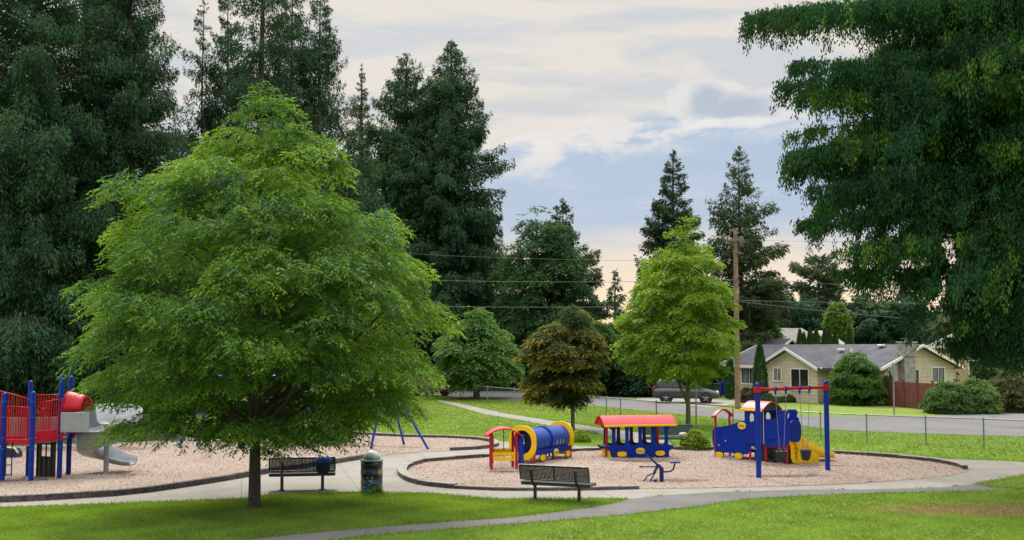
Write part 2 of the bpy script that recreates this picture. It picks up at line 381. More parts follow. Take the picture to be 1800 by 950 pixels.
def chipcol(t, geo):
    n = t.noise(geo, .35, 5, .6); n2 = t.noise(geo, 7, 5, .7); n3 = t.noise(geo, 26, 4, .7)
    c = t.mix(t.smooth(n, .35, .65), (.415, .340, .285), (.355, .280, .232))
    c = t.mix(t.m('MULTIPLY', t.smooth(n2, .48, .70), .4), c, (.34, .235, .165))
    c = t.mix(t.m('MULTIPLY', t.smooth(n3, .52, .64), .45), c, (.28, .20, .15))
    c = t.mix(t.m('MULTIPLY', t.smooth(n3, .46, .34), .6), c, (.52, .43, .35))
    for (px, py, rx, ry) in DIG:
        p = G(px, py); d = patch(t, geo, p[0], p[1], rx, ry, 0, .45); c = t.mix(t.m('MULTIPLY', d, .8), c, (.165, .080, .045))
    return c
DIG = [(1185, 846, 1.4, .5), (600, 786, 2.3, .7), (500, 783, 1.2, .6), (205, 836, 1.3, .45), (890, 830, .8, .35), (1285, 804, .9, .5), (1385, 838, 1.8, .45), (985, 810, 1.4, .5), (700, 787, 1.2, .4), (150, 790, 3.5, 1.2), (60, 846, 2.0, .4), (1120, 812, 1.6, .4), (1450, 820, .9, .4)]
groundmat('woodchips', chipcol, .95, .9, 28, .05)
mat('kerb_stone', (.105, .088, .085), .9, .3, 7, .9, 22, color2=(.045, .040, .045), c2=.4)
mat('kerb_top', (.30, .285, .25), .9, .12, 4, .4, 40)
# -- sheets
mb = MB(); mb.add([(-1500, -60, 0), (1500, -60, 0), (1500, 2500, 0), (-1500, 2500, 0)], [(0, 1, 2, 3)])
tag(mb.build('lawn', 'grass'), kind='structure')
tag(sheet('playground_pavement', dens(conc, 2.0), .004, 'concrete'), kind='structure')
tag(sheet('park_path', smoothline(path2, 1, True), .008, 'concrete'), kind='structure')
tag(sheet('asphalt_path', smoothline(asph, 0, True), .008, 'path_asphalt'), kind='structure')
tag(sheet('road', dens(road, 4.0), .004, 'road_asphalt'), kind='structure')
tag(sheet('driveway', drive, .010, 'concrete'), kind='structure')
tag(sheet('play_area_surface', bedA, .012, 'woodchips'), kind='structure')
tag(sheet('play_area_surface', bedB, .012, 'woodchips'), kind='structure')
def kerb(poly, w, h, i0, i1, blk=.62, seed=1, cap=True, z0=.0):
    """blocks of stone along a stretch of the outline (indices), returned as one mesh"""
    rng = random.Random(seed); mb = MB(); mt = MB()
    P = [np.array(p) for p in (poly+poly)[i0:i1]]
    S = [0.0]
    for a, b in zip(P, P[1:]): S.append(S[-1]+np.linalg.norm(b-a))
    def at(s):
        s = min(max(s, 0), S[-1]-1e-4); k = int(np.searchsorted(S, s, 'right'))-1; f = (s-S[k])/(S[k+1]-S[k]+1e-9); return P[k]*(1-f)+P[k+1]*f
    s = 0.0
    while s < S[-1]-.1:
        e = min(s+blk*rng.uniform(.85, 1.15), S[-1]); a, b = at(s+.008), at(e-.008); d = unit(b-a); nn = np.array((-d[1], d[0])); hh = h*rng.uniform(.93, 1.04)
        c = (a+b)/2+nn*(w/2+rng.uniform(-.008, .008)); ln = np.linalg.norm(b-a)+.01
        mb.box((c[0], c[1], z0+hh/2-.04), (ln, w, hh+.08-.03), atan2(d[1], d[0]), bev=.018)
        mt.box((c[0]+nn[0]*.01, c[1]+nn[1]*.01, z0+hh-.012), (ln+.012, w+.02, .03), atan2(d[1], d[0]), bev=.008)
        s = e
    return mb, mt
def area(p): return .5*sum(p[i][0]*p[(i+1) % len(p)][1]-p[(i+1) % len(p)][0]*p[i][1] for i in range(len(p)))
if area(bedA) < 0: bedA = bedA[::-1]
if area(bedB) < 0: bedB = bedB[::-1]
def nearest(poly, px, py):
    g = G(px, py); return min(range(len(poly)), key=lambda i: (poly[i][0]-g[0])**2+(poly[i][1]-g[1])**2)
# bed A kerb: whole outline except the open mouth beside the swings
i0, i1 = nearest(bedA, 700, 798), nearest(bedA, 785, 793)
# ccw order: walk from the front left ... find stretches
def stretch(poly, a, b):
    ia, ib = nearest(poly, *a), nearest(poly, *b); 
    if ib < ia: ib += len(poly)
    return ia, ib+1
def kerbobj(poly, a, b, w, h, seed, blk=.62, topm='kerb_top'):
    i0, i1 = stretch(poly, a, b); m1, m2 = kerb(poly, w, h, i0, i1, blk, seed)
    o = tag(m1.build('kerb', 'kerb_stone'), kind='structure'); tag(m2.build('kerb_top', topm), kind='structure')
kerbobj(bedA, (-80, 886), (645, 807), .16, .15, 3, .9, 'kerb_stone')
kerbobj(bedA, (785, 793), (300, 777), .16, .14, 4)
kerbobj(bedB, (1703, 826), (722, 815), .17, .14, 5)
kerbobj(bedB, (722, 815), (800, 861), .26, .14, 6)
kerbobj(bedB, (800, 861), (1120, 860), .13, .10, 7)
# -- loose woodchips
rng = np.random.default_rng(5)
def scatter(poly, n, inside=None, avoid=()):
    P = np.array(poly); lo, hi = P[:, :2].min(0), P[:, :2].max(0); o = []
    tot = 0
    while tot < n:
        q = rng.uniform(lo, hi, size=(n*2, 2)); k = inpoly(q, poly)
        for a in avoid: k &= ~inpoly(q, a)
        q = q[k]; o.append(q); tot += len(q)
    return np.concatenate(o)[:n]
hr = np.random.default_rng(12); HK = [(hr.uniform(.5, 3.2), hr.uniform(0, 6.28), hr.uniform(0, 6.28)) for _ in range(14)]
def hchip(q, poly):
    """uneven woodchip surface: low mounds, hollows kicked out where children land"""
    h = sum(np.sin(k*(q[:, 0]*cos(a)+q[:, 1]*sin(a))+p)/k**.6 for k, a, p in HK)*.009+.022
    for (px, py, rx, ry) in DIG:
        c = G(px, py); d = np.sqrt(((q[:, 0]-c[0])/rx)**2+((q[:, 1]-c[1])/ry)**2); h = h-.07*np.exp(-(d*1.1)**2)+.028*np.exp(-((d-1.35)/.35)**2)
    P = np.array(dens(poly, .5)); m_ = np.full(len(q), 9.0)
    for i in range(0, len(P), 40): m_ = np.minimum(m_, np.sqrt(((q[:, None, :]-P[None, i:i+40])**2).sum(-1)).min(1))
    return np.clip(h, 0, .10)*np.clip((m_-.25)/.7, 0, 1)+.014
def bed_relief(poly, name):
    P = np.array(poly); lo, hi = P.min(0), P.max(0); s = .16; nx = int((hi[0]-lo[0])/s)+1; ny = int((hi[1]-lo[1])/s)+1
    gx, gy = np.meshgrid(lo[0]+np.arange(nx)*s, lo[1]+np.arange(ny)*s); q = np.column_stack([gx.ravel(), gy.ravel()]); ins = inpoly(q, poly)
    z = np.full(len(q), .014); z[ins] = hchip(q[ins], poly); mb = MB(); mb.v = [(a[0], a[1], b) for a, b in zip(q, z)]
    I = ins.reshape(ny, nx)
    for j in range(ny-1):
        for i in range(nx-1):
            if I[j, i] and I[j, i+1] and I[j+1, i] and I[j+1, i+1]: k = j*nx+i; mb.f.append((k, k+1, k+nx+1, k+nx)); mb.sm.append(True)
    tag(mb.build(name, 'woodchips'), kind='structure')
bed_relief(bedA, 'play_area_surface'); bed_relief(bedB, 'play_area_surface')
def kicked(poly, n):
    P = np.array(dens(poly, .3)); q = P[rng.integers(0, len(P), n)]+rng.normal(size=(n, 2))*.35
    q = q[~inpoly(q, bedA) & ~inpoly(q, bedB) & inpoly(q, conc)]; n = len(q); D = rng.normal(size=(n, 3)); D[:, 2] *= .15
    o = link('woodchips', quads('woodchips', rhombi(np.column_stack([q, np.full(n, .016)]), D, rng.uniform(.03, .08, n), rng.uniform(.012, .025, n), rng, .2), np.tile([[.42, .31, .23]], (n, 1))*rng.uniform(.6, 1.2, (n, 1))), 'chip_flake')
    tag(o, 'stray woodchips kicked onto the pavement beside the '+('left' if poly is bedA else 'right')+' play area', 'woodchips', kind='stuff')
def chips(name, poly, n):
    q = scatter(poly, n); P = np.column_stack([q, hchip(q, poly)+rng.uniform(.0, .025, n)])
    D = rng.normal(size=(n, 3)); D[:, 2] *= .25
    Q = rhombi(P, D, rng.uniform(.03, .09, n), rng.uniform(.012, .028, n), rng, .35)
    base = np.array([[.47, .385, .32], [.39, .31, .255], [.27, .185, .14], [.57, .49, .42]])[rng.choice(4, n, p=[.4, .3, .12, .18])]
    o = link(name, quads(name, Q, base*rng.uniform(.8, 1.15, (n, 1))), 'chip_flake'); tag(o, kind='stuff')
    tag(o, 'loose pale woodchips strewn over the '+('left' if poly is bedA else 'right')+' play area', 'woodchips')
leafmat('chip_flake', .0, .02)
chips('woodchips', bedA, 45000); chips('woodchips', bedB, 34000)
kicked(bedA, 1600); kicked(bedB, 1600)
# -- grass blades
leafmat('blade', .45, .03)
def blades(name, poly, n, hmin, hmax, wd, avoid, label, tuft=3):
    q = scatter(poly, n, avoid=avoid); n = len(q)
    d = np.hypot(q[:, 0]-bp[0]-.4, (q[:, 1]-bp[1]+.3)*2.5)+rng.normal(size=n)*.7+.9*np.sin(q[:, 0]*1.7+q[:, 1]*2.9)+.5*np.sin(q[:, 0]*4.1-q[:, 1]*5.3)
    dry = np.clip((3.2-d)/1.9, 0, 1)
    keep = rng.random(n) > dry*.55; q = q[keep]; dry = dry[keep]; n = len(q)
    P = np.column_stack([q, np.zeros(n)]); P = np.repeat(P, tuft, 0); dry = np.repeat(dry, tuft)[:, None]; P[:, :2] += rng.normal(size=(len(P), 2))*.02
    D = rng.normal(size=P.shape)*.42; D[:, 2] = 1
    Q = rhombi(P, D, rng.uniform(hmin, hmax, len(P)), rng.uniform(wd*.7, wd*1.3, len(P)), rng, 2.0)
    t = rng.random((len(P), 1)); big = .5+.25*np.sin(P[:, :1]*.9+1.7*np.sin(P[:, 1:2]*.7))*np.sin(P[:, 1:2]*1.3+.6)+.25*np.sin(P[:, :1]*3.1+2*np.sin(P[:, 1:2]*2.3))
    C = np.array([.115, .245, .022])*(1-t)+np.array([.27, .39, .050])*t; C = C*(.72+.50*big); clov = rng.random((len(P), 1)) < .012; C = np.where(clov, [[.45, .45, .30]], C)
    C = C*(1-dry*.85)+np.array([.27, .18, .09])*dry*.85
    o = link(name, quads(name, Q, C), 'blade'); tag(o, label, 'grass', kind='stuff')
near1 = GP([(-120, 903), (-80, 898.5), (0, 893.5), (120, 889.5), (250, 884.5), (360, 880.5), (430, 877.5), (470, 871.5), (560, 867.5), (640, 866.5), (760, 868.5), (850, 876.5), (880, 878.5), (1040, 877.5), (1104, 878.5), (1072, 887), (1011, 897), (900, 910.6), (706, 924), (567, 935.6), (450, 948), (330, 962), (200, 985), (-120, 990)])
near2 = GP([(420, 1000), (500, 967), (608, 947), (733, 936), (900, 922.5), (997, 915.2), (1100, 906.5), (1205, 894.5), (1316, 879), (1400, 873.5), (1555, 867.5), (1711, 865), (1800, 861.5), (1900, 868), (1960, 873), (2500, 900), (2500, 1000)])
blades('grass', near1, 62000, .03, .075, .010, [], 'mown green grass of the near lawn around the tree and benches')
blades('grass', near2, 84000, .025, .06, .010, [], 'mown grass in the bottom right foreground with a dry brown patch')
blades('grass', wedge, 3500, .03, .07, .011, [], 'small wedge of grass at the right end of the paths')
mid = GP([(600, 762), (701, 768), (820, 770), (873, 776), (930, 779), (1010, 784), (1060, 786), (1128, 785), (1186, 789), (1300, 790), (1458, 796), (1618, 806), (1775, 811), (1880, 816), (1960, 800), (1960, 774), (1800, 769), (1600, 763), (1480, 758), (1280, 738), (1063, 716), (905, 705), (760, 696), (600, 690)])
blades('grass', mid, 60000, .04, .09, .022, [path2], 'lawn between the play areas and the wire fence', 2)

def edge_tufts(name, polys, label, per_m=34):
    Ps = []
    for poly in polys:
        P = np.array(poly); nx = np.roll(P, -1, 0)
        for a, b in zip(P, nx):
            L = np.linalg.norm(b-a); mY = (a[1]+b[1])/2
            if L < .01 or L > 14 or mY > 62: continue
            k = int(L*per_m*min(1, 30/mY)); t = rng.random((k, 1)); q = a+(b-a)*t; nn = np.array([-(b-a)[1], (b-a)[0]])/L
            w_ = .035+.05*(.5+.5*np.sin(q[:, :1]*3.1+1.3*np.sin(q[:, 1:]*4)))
            Ps.append(q+nn*rng.normal(size=(k, 1))*w_)
    q = np.concatenate(Ps); n = len(q); P = np.column_stack([q, np.zeros(n)]); D = rng.normal(size=P.shape)*.55; D[:, 2] = 1
    Q = rhombi(P, D, rng.uniform(.04, .10, n), rng.uniform(.010, .02, n), rng, 2.0); t = rng.random((n, 1))
    C = np.array([.085, .20, .018])*(1-t)+np.array([.22, .32, .05])*t
    o = link(name, quads(name, Q, C), 'blade'); tag(o, label, 'grass', kind='stuff')
edge_tufts('grass', [near1, near2, wedge, mid, path2], 'ragged grass creeping over the edges of the paths', 90)
seam = GP([(1104, 878), (1160, 872), (1250, 866), (1400, 862), (1520, 861), (1650, 858), (1716, 852)])
Ps = []
for a, b in zip(seam, seam[1:]):
    a, b = np.array(a), np.array(b); k = int(np.linalg.norm(b-a)*30); t = rng.random((k, 1)); q = a+(b-a)*t
    keep = np.sin(q[:, 0]*2.3)+np.sin(q[:, 0]*5.1+1) > .6; Ps.append((q+rng.normal(size=q.shape)*.03)[keep])
q = np.concatenate(Ps); n = len(q); D = rng.normal(size=(n, 3)); D[:, 2] = .7
tag(link('weeds', quads('weeds', rhombi(np.column_stack([q, np.full(n, .008)]), D, rng.uniform(.03, .07, n), rng.uniform(.012, .03, n), rng, 1), np.tile([[.07, .08, .03]], (n, 1))), 'blade'), 'sparse weeds and debris along the seam between concrete and asphalt', 'weeds', kind='stuff')
# ================================================================== TREES
mat('bark', (.085, .072, .060), .95, .3, 9, .9, 30, color2=(.045, .038, .032))
mat('bark_pale', (.20, .175, .14), .95, .3, 9, .8, 30, color2=(.10, .085, .065))
mat('bark_red', (.10, .060, .045), .95, .3, 9, .8, 30)
leafmat('leaf_bright', .46, .025, .45)
leafmat('leaf_soft', .40, .02, .5)
leafmat('leaf_conifer', .20, .012, .6)
def R_of(prof):
    h = np.array([p[0] for p in prof]); L = np.array([p[1] for p in prof]); R = np.array([p[2] for p in prof])
    def f(z, th):
        l = np.interp(z, h, L); r = np.interp(z, h, R); wgt = (1+np.cos(th))/2
        return l*(1-wgt)+r*wgt
    return f, h[0], h[-1]
def leafy_crown(seed, prof, nclump, crad, nspray, leaf, lw, k, cA, cB, inner=.25, flat=.5, lump=.10, tipB=.35, droop=.5, topr=.5, bough=2.3, nbough=60, tone_w=.50, gam=1.0, extra=(), zf=.62, sepk=1.35):
    """crown of many leaf sprays gathered in drooping clumps"""
    rng = np.random.default_rng(seed); f, h0, h1 = R_of(prof)
    zz = np.linspace(h0, h1, 200); pw = f(zz, np.pi/2)+.25; pw /= pw.sum()
    ph = rng.uniform(0, 6.28, 8); Rmax = f(zz, 0).max()
    def lim(z, th): return f(z, th)*(1+lump*(np.sin(3*th+ph[0]+z*1.1)+.8*np.sin(5*th+ph[1]-z*1.9)+.6*np.sin(2*th+ph[2]+z*3.1)))
    # boughs first: spread over the crown's outside, each a domed shelf of leaf clumps
    lr = crad*bough; want = nbough; lobes = []
    for ex in extra: lobes.append((np.array(ex[:3], float), ex[3], nrm(np.array([ex[0], ex[1], 0.01])*[1, 1, 0]), rng.random(), False))
    for _ in range(want*40):
        if len(lobes) >= want: break
        z = rng.choice(zz, p=pw); th = rng.uniform(0, 2*np.pi); R = lim(z, th); q = lr*rng.uniform(.65, 1.25)*np.clip(.4+R/(Rmax*.8), .4, 1.1)
        r = max(R-q*rng.uniform(.75, 1.25), 0) if rng.random() > inner else R*rng.uniform(.1, .5)
        p = np.array([r*cos(th), r*sin(th), z-q*.25])
        if any(np.linalg.norm((p-l[0])*[1, 1, 1.5]) < .62*(q+l[1])*.5*sepk for l in lobes): continue
        lobes.append((p, q, np.array([cos(th), sin(th), 0]), rng.random(), r < R*.5))
    cs = []; oo = []; aa = []; tn = []; isn = []
    per = max(int(nclump/len(lobes)), 5)
    for p, q, o_, t_, in_ in lobes:
        m_ = max(int(per*(q/lr)**1.6), 4)*(2 if any(p is l[0] for l in lobes[:len(extra)]) else 1)
        d = rng.normal(size=(m_, 3)); d += o_*.45; d[:, 2] = np.abs(d[:, 2])*.75-.12; d = nrm(d)
        c_ = p+d*np.array([1, 1, zf])*q*rng.uniform(.55, 1.0, (m_, 1))
        rad = np.hypot(c_[:, 0], c_[:, 1]); mx = lim(c_[:, 2], np.arctan2(c_[:, 1], c_[:, 0]))*1.04+(9 if any(p is l[0] for l in lobes[:len(extra)]) else 0); k_ = np.minimum(1, np.maximum(mx, .05)/(rad+1e-6)); c_[:, :2] *= k_[:, None]
        cs.append(c_); oo.append(nrm(d*[1, 1, 0]+o_*.4)); aa.append(crad*rng.uniform(.55, 1.1, m_)*np.clip(.45+q/lr*.6, .5, 1.1)); tn.append(np.clip(t_*.75+rng.random(m_)*.35, 0, 1)); isn.append(np.full(m_, in_))
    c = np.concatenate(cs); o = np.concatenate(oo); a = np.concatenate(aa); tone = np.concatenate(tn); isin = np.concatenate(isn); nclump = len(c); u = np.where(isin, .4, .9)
    ns = (nspray*(a/crad)**2*rng.uniform(.8, 1.2, nclump)*np.where(isin, .55, 1)).astype(int)+3
    idx = np.repeat(np.arange(nclump), ns); n = len(idx)
    rho = np.sqrt(rng.random(n)); fi = rng.uniform(0, 2*np.pi, n); A = a[idx]
    lx, ly = rho*np.cos(fi), rho*np.sin(fi)
    off = np.column_stack([lx*A, ly*A, -(rho**2)*A*flat*.9+rng.normal(size=n)*A*.16])
    out = (off*o[idx]).sum(1); off[:, 2] -= out*droop
    P = c[idx]+off
    rd = nrm(np.column_stack([lx, ly, 0*lx])*.7+o[idx]*.7+rng.normal(size=(n, 3))*.35)
    rd[:, 2] = -rng.uniform(.05, .75, n)
    top = (P[:, 2]-h0)/(h1-h0) > .9; rd[top, 2] += topr; rd = nrm(rd)
    # leaflets along a rachis
    j = np.arange(k); tt = np.tile((j+.5)/k, n); sg = np.tile(np.where(j % 2 == 0, 1.0, -1.0), n); ii = np.repeat(np.arange(n), k)
    sd = nrm(np.cross(rd, [0, 0, 1.0])); rl = leaf*2.2*rng.uniform(.8, 1.2, n)
    B = P[ii]+rd[ii]*(rl[ii]*tt)[:, None]; B[:, 2] -= (tt**2)*rl[ii]*.25
    D = rd[ii]*.75+sd[ii]*(sg*.75)[:, None]+rng.normal(size=(len(ii), 3))*.28; D[:, 2] -= .25
    L = leaf*rng.uniform(.75, 1.25, len(ii)); Q = rhombi(B, D, L, L*lw, rng, .5)
    cA, cB = np.array(cA), np.array(cB)
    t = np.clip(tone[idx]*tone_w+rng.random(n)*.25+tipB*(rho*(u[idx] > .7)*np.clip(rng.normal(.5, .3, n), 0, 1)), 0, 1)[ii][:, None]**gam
    C = (cA*(1-t)+cB*t)*rng.uniform(.82, 1.18, (len(ii), 1))
    return Q, C, c, a, isin
def limbs(mb, seed, centers, base_h, lean, r0, n, topz, every=1):
    rng = np.random.default_rng(seed); k = rng.permutation(len(centers))[:n]
    for i in k:
        c = centers[i]; d = sqrt(c[0]**2+c[1]**2)
        z0 = max(base_h, min(c[2]-d*.75, topz)); t = (z0-base_h)/(topz-base_h+.01)
        p0 = np.array([lean[0]*t, lean[1]*t, z0]); m1 = p0*.55+c*.45+np.array([0, 0, -.06*d]); r = max(r0*(.5-.35*t), .012)
        mb.tube([p0, m1, c], [r, r*.6, r*.22], 6)
def tree(name, label, base, prof, seed, m_, nclump, crad, nspray, leaf, lw, k, cA, cB, trunk_r, trunk_h, bark='bark', group=None, nl=30, forks=None, cat='tree', lean=(0, 0), crown_name='crown', **kw):
    root = thing(name, label, cat, base, 0, group)
    Q, C, c, a, isin = leafy_crown(seed, prof, nclump, crad, nspray, leaf, lw, k, cA, cB, **kw)
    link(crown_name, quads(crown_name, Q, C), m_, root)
    if trunk_r:
        mb = MB(); rng = random.Random(seed); topz = prof[-1][0]*.86
        if forks is None:
            pts = [(0, 0, -.05), (0, 0, .12)]+[(lean[0]*t+rng.uniform(-.03, .03)*trunk_r*6, lean[1]*t, trunk_h*.0+.12+(topz-.12)*t) for t in (.15, .3, .45, .6, .8, 1)]
            rs = [trunk_r*1.75, trunk_r*1.18, trunk_r, trunk_r*.92, trunk_r*.75, trunk_r*.55, trunk_r*.3, .02]
            mb.tube(pts, rs, 14)
        else:
            for pts, rs in forks: mb.tube(pts, rs, 10)
        limbs(mb, seed, c, trunk_h, lean, trunk_r, nl, topz)
        mb.build('trunk', bark, root)
    return root
# --- the big ash on the near lawn
ash = [(1.85, .9, .8), (2.05, 2.0, 2.7), (2.3, 2.5, 3.3), (2.7, 2.9, 3.8), (3.3, 3.3, 4.05), (4.1, 3.8, 4.15), (4.9, 4.1, 4.3), (5.6, 4.05, 4.3), (6.2, 3.85, 4.0), (6.8, 3.5, 3.35), (7.4, 3.2, 2.95), (8.0, 2.95, 2.6), (8.5, 2.3, 2.1), (8.9, 1.3, 1.5), (9.3, .55, .95), (9.8, .35, .75), (10.2, .1, .45)]
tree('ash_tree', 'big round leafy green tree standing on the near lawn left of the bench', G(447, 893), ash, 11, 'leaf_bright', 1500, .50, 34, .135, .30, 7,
     (.016, .085, .042), (.235, .410, .036), .128, 1.7, nl=70, inner=.24, lump=.05, droop=.22, flat=.55, tipB=.65, bough=2.35, nbough=104, gam=1.3, zf=.85, sepk=1.75,  # lit rims and shade put into the leaf tones, besides paler new growth
     extra=[(-2.3, -1.0, 2.1, .7), (-1.3, -1.7, 2.0, .65), (1.6, -1.6, 2.0, .7), (.2, -2.2, 2.1, .6), (3.3, -.8, 2.5, .6), (.35, -.1, 9.75, .35), (.3, 0, 9.2, .65), (-.35, -.3, 8.8, .75), (.95, -.2, 8.7, .75), (.3, -.6, 8.6, .8), (.2, .6, 8.5, .8), (1.5, -.3, 8.3, .7), (-1.2, -.3, 8.3, .7), (-2.7, -.6, 2.75, .75), (-3.3, .1, 3.1, .65), (-1.8, .4, 2.5, .6), (2.5, -.6, 2.6, .7)])
# --- bronze maple
maple = [(1.35, .5, .4), (1.7, 1.9, .9), (2.2, 2.25, 1.1), (2.7, 2.0, 1.65), (3.3, 2.25, 1.75), (4.0, 2.1, 1.7), (4.6, 1.75, 1.5), (5.1, 1.3, 1.25), (5.5, .8, .9), (5.75, .25, .4)]
fk = [([(0, 0, -.05), (0, 0, .9), (-.05, 0, 1.35)], [.10, .085, .075]), ([(-.05, 0, 1.3), (-.35, 0, 2.2), (-.6, .1, 3.2)], [.065, .05, .03]), ([(-.05, 0, 1.3), (.12, .05, 2.2), (.2, .1, 3.6)], [.06, .045, .02]), ([(0, 0, 1.25), (.3, .1, 1.9), (.6, .1, 2.8)], [.04, .035, .02])]
bm = G(1007, 757)
tree('bronze_maple', 'small round maple with bronze and yellow edged foliage behind the tunnel car', bm, [(a*1.0, b*1.04, c*.86) for a, b, c in maple], 23, 'leaf_soft', 1100, .34, 36, .11, .50, 5,
     (.040, .090, .034), (.440, .330, .034), .09, 1.5, 'bark_pale', forks=fk, nl=26, inner=.16, droop=.45, tipB=1.2, tone_w=.10, gam=3.2, lump=.06, bough=1.9, nbough=50)
# --- lime maple
lime = [(2.2, .3, .4), (2.5, 1.6, 1.0), (2.9, 2.8, 1.9), (3.4, 3.4, 2.1), (4.2, 3.6, 2.3), (5.2, 3.25, 2.35), (6.2, 2.9, 2.1), (7.0, 2.7, 1.9), (7.8, 2.3, 1.6), (8.6, 1.45, 1.0), (9.2, .8, .3), (9.6, .5, .1)]
lb = G(1210, 749)
s_ = lb[1]/F
fk = [([(0, 0, -.05), (0, 0, 1.0), (.0, 0, 1.9)], [.13, .11, .10]), ([(0, 0, 1.0), (-.45, .1, 2.1), (-1.0, .1, 3.4), (-1.4, .2, 5)], [.07, .06, .05, .02]), ([(0, 0, 1.8), (.05, 0, 3.2), (-.25, 0, 5.5), (-.5, 0, 8.3)], [.09, .075, .05, .02]), ([(0, 0, 2.0), (.35, .05, 3.4), (.7, .1, 5.3)], [.06, .045, .02])]
k_ = (749-395)*s_/9.6
tree('lime_green_tree', 'tall young tree with bright lime green leaves beside the utility pole', lb, [(a*k_, b*k_*.90, c*k_*.93) for a, b, c in lime], 31, 'leaf_bright', 620, .46, 30, .15, .50, 5,
     (.085, .200, .024), (.290, .430, .040), .11, 1.9, 'bark_pale', forks=fk, nl=40, inner=.18, droop=.12, tipB=.5, lump=.06, bough=1.7, nbough=90, topr=1.0, zf=.95)
# --- background broadleaf trees  (px, base Y, top py, left px, right px, lowest py, label ...)
def broad(name, label, px, Y, top, hl, hr, low, seed, cA, cB, dens_=1.0, group=None, leaf=.26, shape=None, clr=None, m_='leaf_soft', cat='tree', tr=.22, nc=230):
    sc = Y/F; H = HC+(608-top)*sc; lo = max(HC+(608-low)*sc, .1); X0 = (px-900)*sc
    shape = shape or [(0, .35), (.08, .75), (.25, 1.0), (.45, 1.0), (.65, .85), (.82, .6), (.93, .35), (1, .08)]
    prof = [(lo+(H-lo)*t, hl*sc*q, hr*sc*q) for t, q in shape]
    rad = max(hl, hr)*sc
    return tree(name, label, (X0, Y, 0), prof, seed, m_, int(nc*dens_*1.5), clr or rad*.21, 26, leaf, .5, 5, cA, cB, tr, lo+.1, nl=16, group=group, cat=cat, inner=.2, lump=.06, nbough=55, bough=1.7)
gA, gB = (.045, .115, .035), (.100, .200, .045)
broad('broadleaf_tree', 'large dark green broadleaf tree right of the tall cedars with bright sky gaps', 945, 94, 352, 70, 88, 640, 41, (.036, .100, .040), (.080, .170, .050), 1.25, leaf=.28, nc=380)
broad('broadleaf_tree', 'low round mid green tree beyond the road at the left end of the fence', 838, 80, 545, 66, 64, 672, 42, (.085, .210, .060), (.210, .360, .085), 1.7)
broad('broadleaf_tree', 'small green tree peeking above the bronze maple', 1052, 84, 566, 45, 40, 650, 43, gA, (.085, .17, .035), .7)
broad('broadleaf_tree', 'round green tree behind the utility pole left of the cream house roof', 1330, 95, 545, 46, 42, 640, 44, (.04, .11, .025), (.09, .185, .035), .8)
broad('broadleaf_tree', 'yellow green tree far behind the cream house roof', 1470, 118, 532, 14, 20, 588, 45, (.11, .21, .03), (.18, .29, .05), .7)
broad('broadleaf_tree', 'dull green leafy tree far right glimpsed through the cedar branches', 1672, 118, 540, 45, 50, 600, 46, (.07, .12, .05), (.13, .19, .08), .8)
broad('broadleaf_tree', 'dark bushy tree over the road behind the lime green tree', 1090, 86, 598, 60, 70, 706, 47, (.018, .050, .022), (.035, .085, .030), 1.2)
broad('broadleaf_tree', 'dark bushy tree beside the parked grey car', 1150, 84, 622, 55, 30, 708, 48, (.018, .050, .024), (.035, .080, .034), .8)
# --- shrubs
def shrub(label, px, by, rpx, toppy, seed, cA, cB, n=110, leaf=.13, name='shrub', group=None, flat=False, lw=.5, cw=.3, m_='leaf_soft', dx=1.0):
    b = G(px, by); sc = b[1]/F; H = (by-toppy)*sc; R = rpx*sc
    prof = [(.02, R*.8*dx, R*.8), (H*.3, R*dx, R), (H*.6, R*.95*dx, R*.95), (H*.85, R*.65*dx, R*.65), (H, R*.2*dx, R*.2)]
    root = thing(name, label, 'shrub', b, 0, group)
    cA = tuple(v*k for v, k in zip(cA, (1.35, 1.45, 1.2))); cB = tuple(v*k for v, k in zip(cB, (1.35, 1.4, 1.2)))
    Q, C, c, a, i_ = leafy_crown(seed, prof, int(n*1.8), max(R*cw*.8, .1), 36, leaf, lw, 5, cA, cB, inner=.1, lump=.04, nbough=70, bough=1.15, zf=.9, sepk=1.1, droop=.2)
    link('foliage', quads('foliage', Q, C), m_, root)
    mb = MB(); limbs(mb, seed, c, .02, (0, 0), min(.03, R*.1), 10, H*.4); mb.build('stems', 'bark', root)
    return root
shrub('big rounded green bush in front of the cream house wall', 1510, 712, 46, 620, 51, (.035, .095, .022), (.085, .170, .028), 230, .14)
shrub('clipped dark round bush below the sliding window of the cream house', 1411, 703, 19, 664, 52, (.022, .070, .018), (.045, .11, .024), 150, .09)
shrub('low green bush at the foot of the big rounded bush', 1486, 708, 12, 690, 53, (.03, .09, .02), (.06, .14, .03), 60, .09)
shrub('large tangled bush beside the red board fence', 1668, 727, 34, 672, 54, (.035, .085, .035), (.10, .17, .05), 170, .14)
shrub('pale green bush in the middle of the roadside shrubs at right', 1716, 726, 34, 668, 55, (.06, .12, .04), (.14, .21, .06), 170, .14)
shrub('reddish green bush at the right edge below the hanging cedar', 1775, 724, 38, 655, 56, (.06, .07, .03), (.12, .12, .05), 180, .14)
shrub('tall grey green bush behind the roadside shrubs at right', 1752, 716, 44, 628, 57, (.035, .075, .035), (.09, .14, .055), 200, .15)
shrub('yellow tipped shrub beside the dark green bench', 1222, 791, 18, 757, 58, (.075, .16, .018), (.26, .32, .03), 120, .07)
shrub('low yellow green shrub at the foot of the bronze maple', 1021, 778, 12, 757, 59, (.10, .20, .02), (.28, .34, .03), 70, .06)
shrub('pale bushy shrub across the road at the far left', 833, 684, 15, 651, 60, (.06, .11, .04), (.15, .19, .07), 80, .16)
shrub('small bright round shrub across the road at the far left', 847, 684, 9, 662, 61, (.03, .13, .02), (.06, .20, .03), 60, .12)
shrub('dark low shrub across the road left of the brown fence', 872, 686, 14, 664, 62, (.02, .05, .03), (.04, .08, .04), 60, .14)
